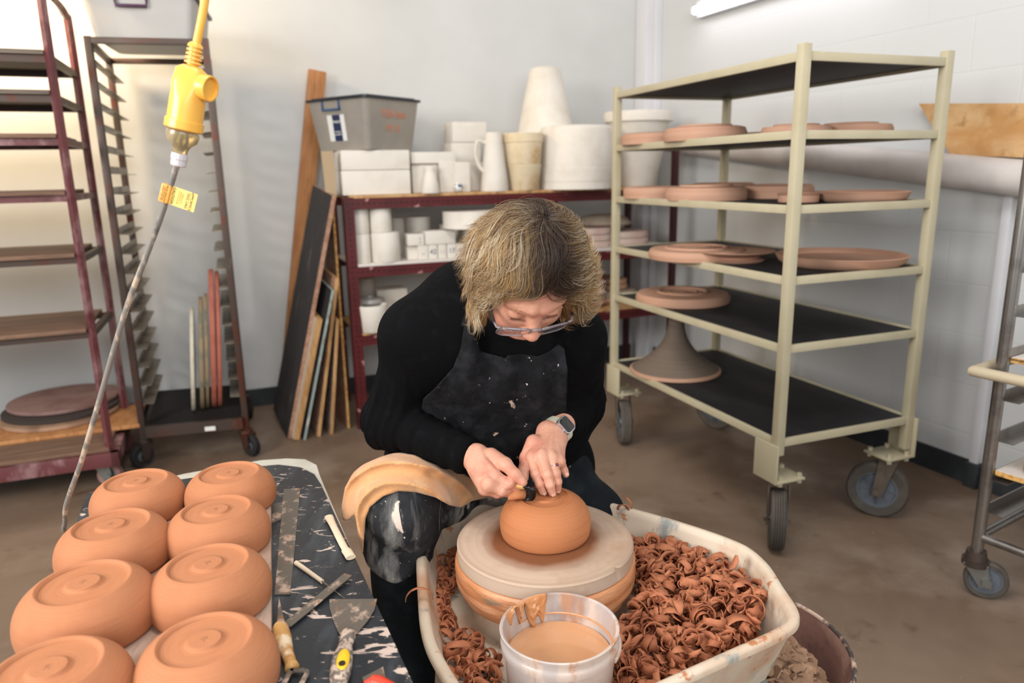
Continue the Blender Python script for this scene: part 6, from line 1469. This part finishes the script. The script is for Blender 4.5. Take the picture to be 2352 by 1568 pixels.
# guide locks first, then hairs that follow them
NG, NP = 1100, 30; XP = .012
dirs = rng.normal(size=(60000, 3)); dirs /= np.linalg.norm(dirs, axis=1)[:, None]
loc = dirs*np.array([.080, .082, .094])+np.array([.004, -.004, .022])
crown = np.array([.012, -.033, .116]); dpl = np.where(loc[:, 1] > crown[1], np.hypot(np.abs(loc[:, 0]-XP), np.clip(.08-loc[:, 2], 0, 1)*.25), np.linalg.norm(loc-crown, axis=1))
dcr = np.linalg.norm(loc-(crown+np.array([0, -.012, -.006])), axis=1); wgt = np.where(dcr < .034, 1.0, np.where(dpl < .030, .42, np.where(dpl < .06, .16, .09))); W_ = (loc@HROT.astype(np.float64))+np.array(tuple(HC_))
keep = (face_zone(W_.astype(f32)) > .001) & (loc[:, 2] > -.03) & (rng.rand(len(loc)) < wgt); W_ = W_[keep][:NG]; dpl = dpl[keep][:NG]; NG = len(W_)
p = W_.astype(f32)
HRn, HFn, HUn = A3(HR), A3(HF), A3(HU); K_ = A3(HW(.012, -.040, .13))
depth = (-rng.uniform(.0, .010, NG)-.004*(dpl < .03)+.009*snz(p, 34, 91)).astype(f32); phase = 3.2*snz(p, 17, 92)+rng.uniform(-.5, .5, NG); q0_ = (p-A3(HC_))@HROT.T
isfront = (q0_[:, 1] > .02) & (q0_[:, 2] > .04)
length = np.where((dpl < .035), rng.uniform(.15, .225, NG), rng.uniform(.08, .15, NG)); zend = 1.012-.03*rng.rand(NG)+.010*rng.normal(size=NG); seglen = (length/NP).astype(f32)
flip = rng.choice([-1, 1], NG, p=[.45, .55]); side0 = np.sign(q0_[:, 0]-XP); side0[side0 == 0] = 1
pts_all = []; nrm_all = []; stop = np.zeros(NG, bool); stopi = np.full(NG, NP-1)
for i in range(NP):
    t = i/(NP-1); d0, g = grad(p); lift = np.where(flip > 0, .017, -.006)*max(0, t-.55)**1.3*2.2
    wav = .0055*np.sin(phase*1.3+t*7)*min(1, t*3)
    tgt = depth*(1-.3*t)+lift+wav; fade = min(1, (i+1)/4); p = p-g*((d0-tgt)*(.35+.5*fade))[:, None].astype(f32); pts_all.append(p.copy()); nrm_all.append(g)
    q = (p-A3(HC_))@HROT.T; away = p-K_; away /= np.linalg.norm(away, axis=1)[:, None]+1e-6
    lowz = np.clip((1.13-p[:, 2])/.10, 0, 1); front = np.clip((q[:, 1]+.03)/.08, 0, 1)
    dirn = away*(.9-.35*front)[:, None]+HRn[None]*(side0*(.85*front+.2))[:, None]+np.array([0, 0, -1], f32)*(.30+.7*lowz)[:, None]+A3(V(0, 1, 0))[None]*(.25*(1-front))[:, None]
    dirn = dirn-g*(dirn*g).sum(1)[:, None]; dirn /= np.linalg.norm(dirn, axis=1)[:, None]+1e-6
    ang = .34*snz(p, 15, 61)+(.80+.35*lowz)*np.sin(phase+t*8.2)-side0*(.9*max(0, t-.45)*1.6)*np.where(rng.rand() < 2, 1, 1)*np.where(flip > 0, -1, 1)
    perp = np.cross(g, dirn); dirn = dirn*np.cos(ang*.8)[:, None]+perp*np.sin(ang*.8)[:, None]
    nx = p+dirn*seglen[:, None]; bad = (nx[:, 2] < zend) | (face_zone(nx.astype(f32)) < -.004) & ~(isfront & (rng.rand(NG) < .0)); newly = bad & ~stop; stopi[newly] = i; stop |= bad
    p = np.where(stop[:, None], p, nx).astype(f32)
GP = np.stack(pts_all, 1); GN = np.stack(nrm_all, 1)
NS = 18000; gi = rng.randint(0, NG, NS); tt_ = np.linspace(0, 1, NP)[None, :, None]
tang = np.zeros_like(GP); tang[:, 1:] = GP[:, 1:]-GP[:, :-1]; tang[:, 0] = tang[:, 1]; tang /= np.linalg.norm(tang, axis=2, keepdims=True)+1e-7
GB = np.cross(GN, tang); GB /= np.linalg.norm(GB, axis=2, keepdims=True)+1e-6
ou = rng.normal(0, 1, (NS, 1, 1)); ov = rng.normal(0, 1, (NS, 1, 1)); stray = rng.rand(NS, 1, 1) < .05
spread = .0062*(1-tt_)**.7+.0026+np.where(stray, .008*tt_, 0); fz = rng.uniform(0, 6.28, (NS, 1, 1))
PTS = GP[gi]+GB[gi]*(ou*spread+.0007*np.sin(fz+tt_*9))+GN[gi]*(ov*spread*.34+.0006*np.sin(fz*2+tt_*11)-.001)
sh_ = rng.uniform(.72, 1.0, NS); stopi = np.minimum(stopi[gi], (sh_*(NP-1)).astype(int)); PTS = PTS.astype(f32)
# geometry: three-sided tapering tubes
tan = np.zeros_like(PTS); tan[:, 1:-1] = PTS[:, 2:]-PTS[:, :-2]; tan[:, 0] = PTS[:, 1]-PTS[:, 0]; tan[:, -1] = PTS[:, -1]-PTS[:, -2]
ln_ = np.linalg.norm(tan, axis=2, keepdims=True); tan = np.where(ln_ > 1e-7, tan/np.maximum(ln_, 1e-7), np.array([0, 0, 1], f32))
upv = np.array([.3, -.8, .5], f32); n1 = np.cross(tan, upv); n1 /= np.linalg.norm(n1, axis=2, keepdims=True)+1e-6; n2 = np.cross(tan, n1)
rad = rng.uniform(.00016, .00031, NS)[:, None]*np.clip((stopi[:, None]-np.arange(NP)[None]+.4)/7, .10, 1)
ring = [PTS+(n1*math.cos(a)+n2*math.sin(a))*rad[:, :, None] for a in (0, 2.094, 4.189)]
VV = np.stack(ring, 2).reshape(-1, 3)         # index ((s*NP)+i)*3+k
si, ii_, kk = np.meshgrid(np.arange(NS), np.arange(NP-1), np.arange(3), indexing='ij'); ok = ii_ < stopi[:, None, None]
si, ii_, kk = si[ok], ii_[ok], kk[ok]
def ix(s, i, k): return (s*NP+i)*3+k
FF = np.stack([ix(si, ii_, kk), ix(si, ii_, (kk+1) % 3), ix(si, ii_+1, (kk+1) % 3), ix(si, ii_+1, kk)], 1)
hm = np_mesh('hair', [(VV, FF)])
blond = np.array([lin(c) for c in ((190, 154, 106), (214, 190, 150), (168, 130, 86), (128, 98, 68), (230, 214, 186))]); rootc = np.array(lin((60, 45, 37)))
gcol = rng.choice(5, NG, p=[.30, .18, .22, .20, .10]); ch = np.where(rng.rand(NS) < .72, gcol[gi], rng.choice(5, NS)); cs = blond[ch]*rng.uniform(.75, 1.1, NS)[:, None]
q = (PTS.reshape(-1, 3)-A3(HC_))@HROT.T; dpart = np.hypot(np.abs(q[:, 0]-XP)*1.0, np.clip(.07-q[:, 2], 0, 1)*1.4).reshape(NS, NP)
t_ = np.clip((dpart+.022*snz(GP[gi].reshape(-1, 3), 26, 81).reshape(NS, NP)+.011*rng.normal(size=(NS, 1))-.018)/.058, 0, 1)[..., None]
colr = rootc[None, None]*(1-t_)+cs[:, None]*t_
def setcol(me, c):
    a = me.attributes.new('hc', 'FLOAT_COLOR', 'POINT'); a.data.foreach_set('color', np.concatenate([c, np.ones((len(c), 1))], 1).astype(f32).ravel())
if len(hm.vertices) == NS*NP*3: setcol(hm, np.repeat(colr.reshape(-1, 3), 3, axis=0))
cv = np.zeros(len(capm.vertices)*3, f32); capm.vertices.foreach_get('co', cv); cv = cv.reshape(-1, 3); q = (cv-A3(HC_))@HROT.T
dp = np.hypot(np.abs(q[:, 0]-XP), np.clip(.07-q[:, 2], 0, 1)*1.4); t_ = np.clip((dp-.02)/.05, 0, 1)[:, None]; setcol(capm, (rootc*.75)[None]*(1-t_)+(np.array(lin((112, 86, 56))))[None]*t_)
ho = obj('hair', hm, m_hair, person, world=True, angle=180); obj('hair_base', capm, m_hair, ho, world=True, angle=180)

# ------------------------------------------------------------------ watch, ring, tool
wc = lerp((H1['w1']+H1['w2'])/2, WR, .45); axw = (WR-(H1['w1']+H1['w2'])/2).normalized(); sW = (H1['w2']-H1['w1']); sW = (sW-axw*sW.dot(axw)).normalized(); nW = sW.cross(axw).normalized()
if nW.z < 0: nW = -nW
m_strap = mat('pale_watch_strap', (196, 192, 170), .4); m_case = mat('polished_watch_case', (200, 200, 205), .15, .9); m_glass = mat('black_watch_glass', (8, 8, 10), .06, coat=.5)
b = BM(); N_ = 40; rows = []
for i in range(N_):
    a = 2*PI*i/N_; c = wc+sW*.0295*math.cos(a)+nW*.0235*math.sin(a); o_ = (sW*math.cos(a)+nW*math.sin(a)).normalized()
    rows.append([b.verts.new(c-axw*.009), b.verts.new(c+axw*.009), b.verts.new(c+axw*.009+o_*.002), b.verts.new(c-axw*.009+o_*.002)])
for i in range(N_):
    for k in range(4): b.faces.new((rows[i][k], rows[i][(k+1) % 4], rows[(i+1) % N_][(k+1) % 4], rows[(i+1) % N_][k]))
bmesh.ops.recalc_face_normals(b, faces=b.faces[:]); wt = obj('watch', b, m_strap, person, world=True, label='pale strap watch with square black face')
fdir = (nW*.92+sW*.4).normalized(); tdir = axw.cross(fdir).normalized(); cW = wc+sW*.0295*.4+nW*.0235*.92+fdir*.003
Mw_ = Matrix(((tdir.x, axw.x, fdir.x, cW.x), (tdir.y, axw.y, fdir.y, cW.y), (tdir.z, axw.z, fdir.z, cW.z), (0, 0, 0, 1)))
b = BM(); prism(b, round_poly(.036, .031, .008), -.004, .005, Mw_, bev=.0015); cyl(b, Mw_ @ V(.006, -.0165, 0), Mw_ @ V(.006, -.0185, 0), .003, seg=14); cs_ = obj('watch_case', b, m_case, wt, world=True)
b = BM(); prism(b, round_poly(.0315, .0265, .0065), .0048, .0062, Mw_, bev=.0008); obj('watch_face', b, m_glass, wt, world=True)
rp0 = lerp(H1['m'][2], H1['f'][2][0], .62); rd = (H1['f'][2][0]-H1['m'][2]).normalized(); ra_, rb_, _ = frame_to(rd)
b = BM(); tube(b, [rp0+ra_*.0099*math.cos(a)+rb_*.0099*math.sin(a) for a in [i*2*PI/28 for i in range(28)]], .0009, 8, closed=True); rg_o = obj('ring', b, m_case, person, world=True, label='silver ring')
gd = (V(.45, -.5, .75)-rd*V(.45, -.5, .75).dot(rd)).normalized(); gc = rp0+gd*.0112
b = BM(); bmesh.ops.create_uvsphere(b, u_segments=16, v_segments=10, radius=.0032, matrix=Matrix.Translation(gc)); obj('gem', b, mat('garnet', (110, 40, 60), .1, coat=.5), rg_o, world=True, label='dark red gem')
tl = thing('loop_tool', P(1212, 1128, .672), 'black-bladed trimming tool held in the fist against the bowl', 'trimming tool')
b = BM(); a0 = P(1203, 1117, .690); a1 = P(1213, 1119, .690); a2 = P(1219, 1128, .683); a3 = P(1219, 1141, .670); a4 = P(1213, 1150, .662)
pp = catmull([a0, a1, a2, a3, a4], 5); wv = (P(1199, 1136, .672)-P(1224, 1132, .672)).normalized(); nrow = []
for c in pp:
    s = V(.0088, -.0025, .001); nrow.append([b.verts.new(c+s), b.verts.new(c-s)])
for A, B in zip(nrow, nrow[1:]): b.faces.new((A[0], A[1], B[1], B[0]))
o = obj('blade', b, m_black_metal, tl, world=True, angle=180); md = o.modifiers.new('s', 'SOLIDIFY'); md.thickness = .0014
b = BM(); cyl(b, a0, P(1130, 1108, .684), .0055, seg=14); obj('handle', b, m_toolwood, tl, world=True)
# rolled-up ribbon of clay coming off the tool
b = BM(); c0, c1 = P(1166, 1139, .668), P(1208, 1134, .670); xr, yr, dr = frame_to(c1-c0); rows = []
for i in range(46):
    a = i/45*2.6*2*PI; r = .0035+.0055*i/45; L0 = rs.uniform(-.001, .001)
    rows.append([b.verts.new(c0+dr*L0+xr*r*math.cos(a)+yr*r*math.sin(a)), b.verts.new(c1+dr*rs.uniform(-.0015, .0015)+xr*r*math.cos(a)+yr*r*math.sin(a))])
for A, B in zip(rows, rows[1:]): b.faces.new((A[0], A[1], B[1], B[0]))
cR = (c0+c1)/2
for v in b.verts: v.co -= cR
o = obj('rolled_shaving', b, m_bowl_wet, angle=180); o.location = cR; md = o.modifiers.new('s', 'SOLIDIFY'); md.thickness = .0011; tag(o, 'tight roll of fresh clay shaving beside the black tool blade', 'clay shaving')
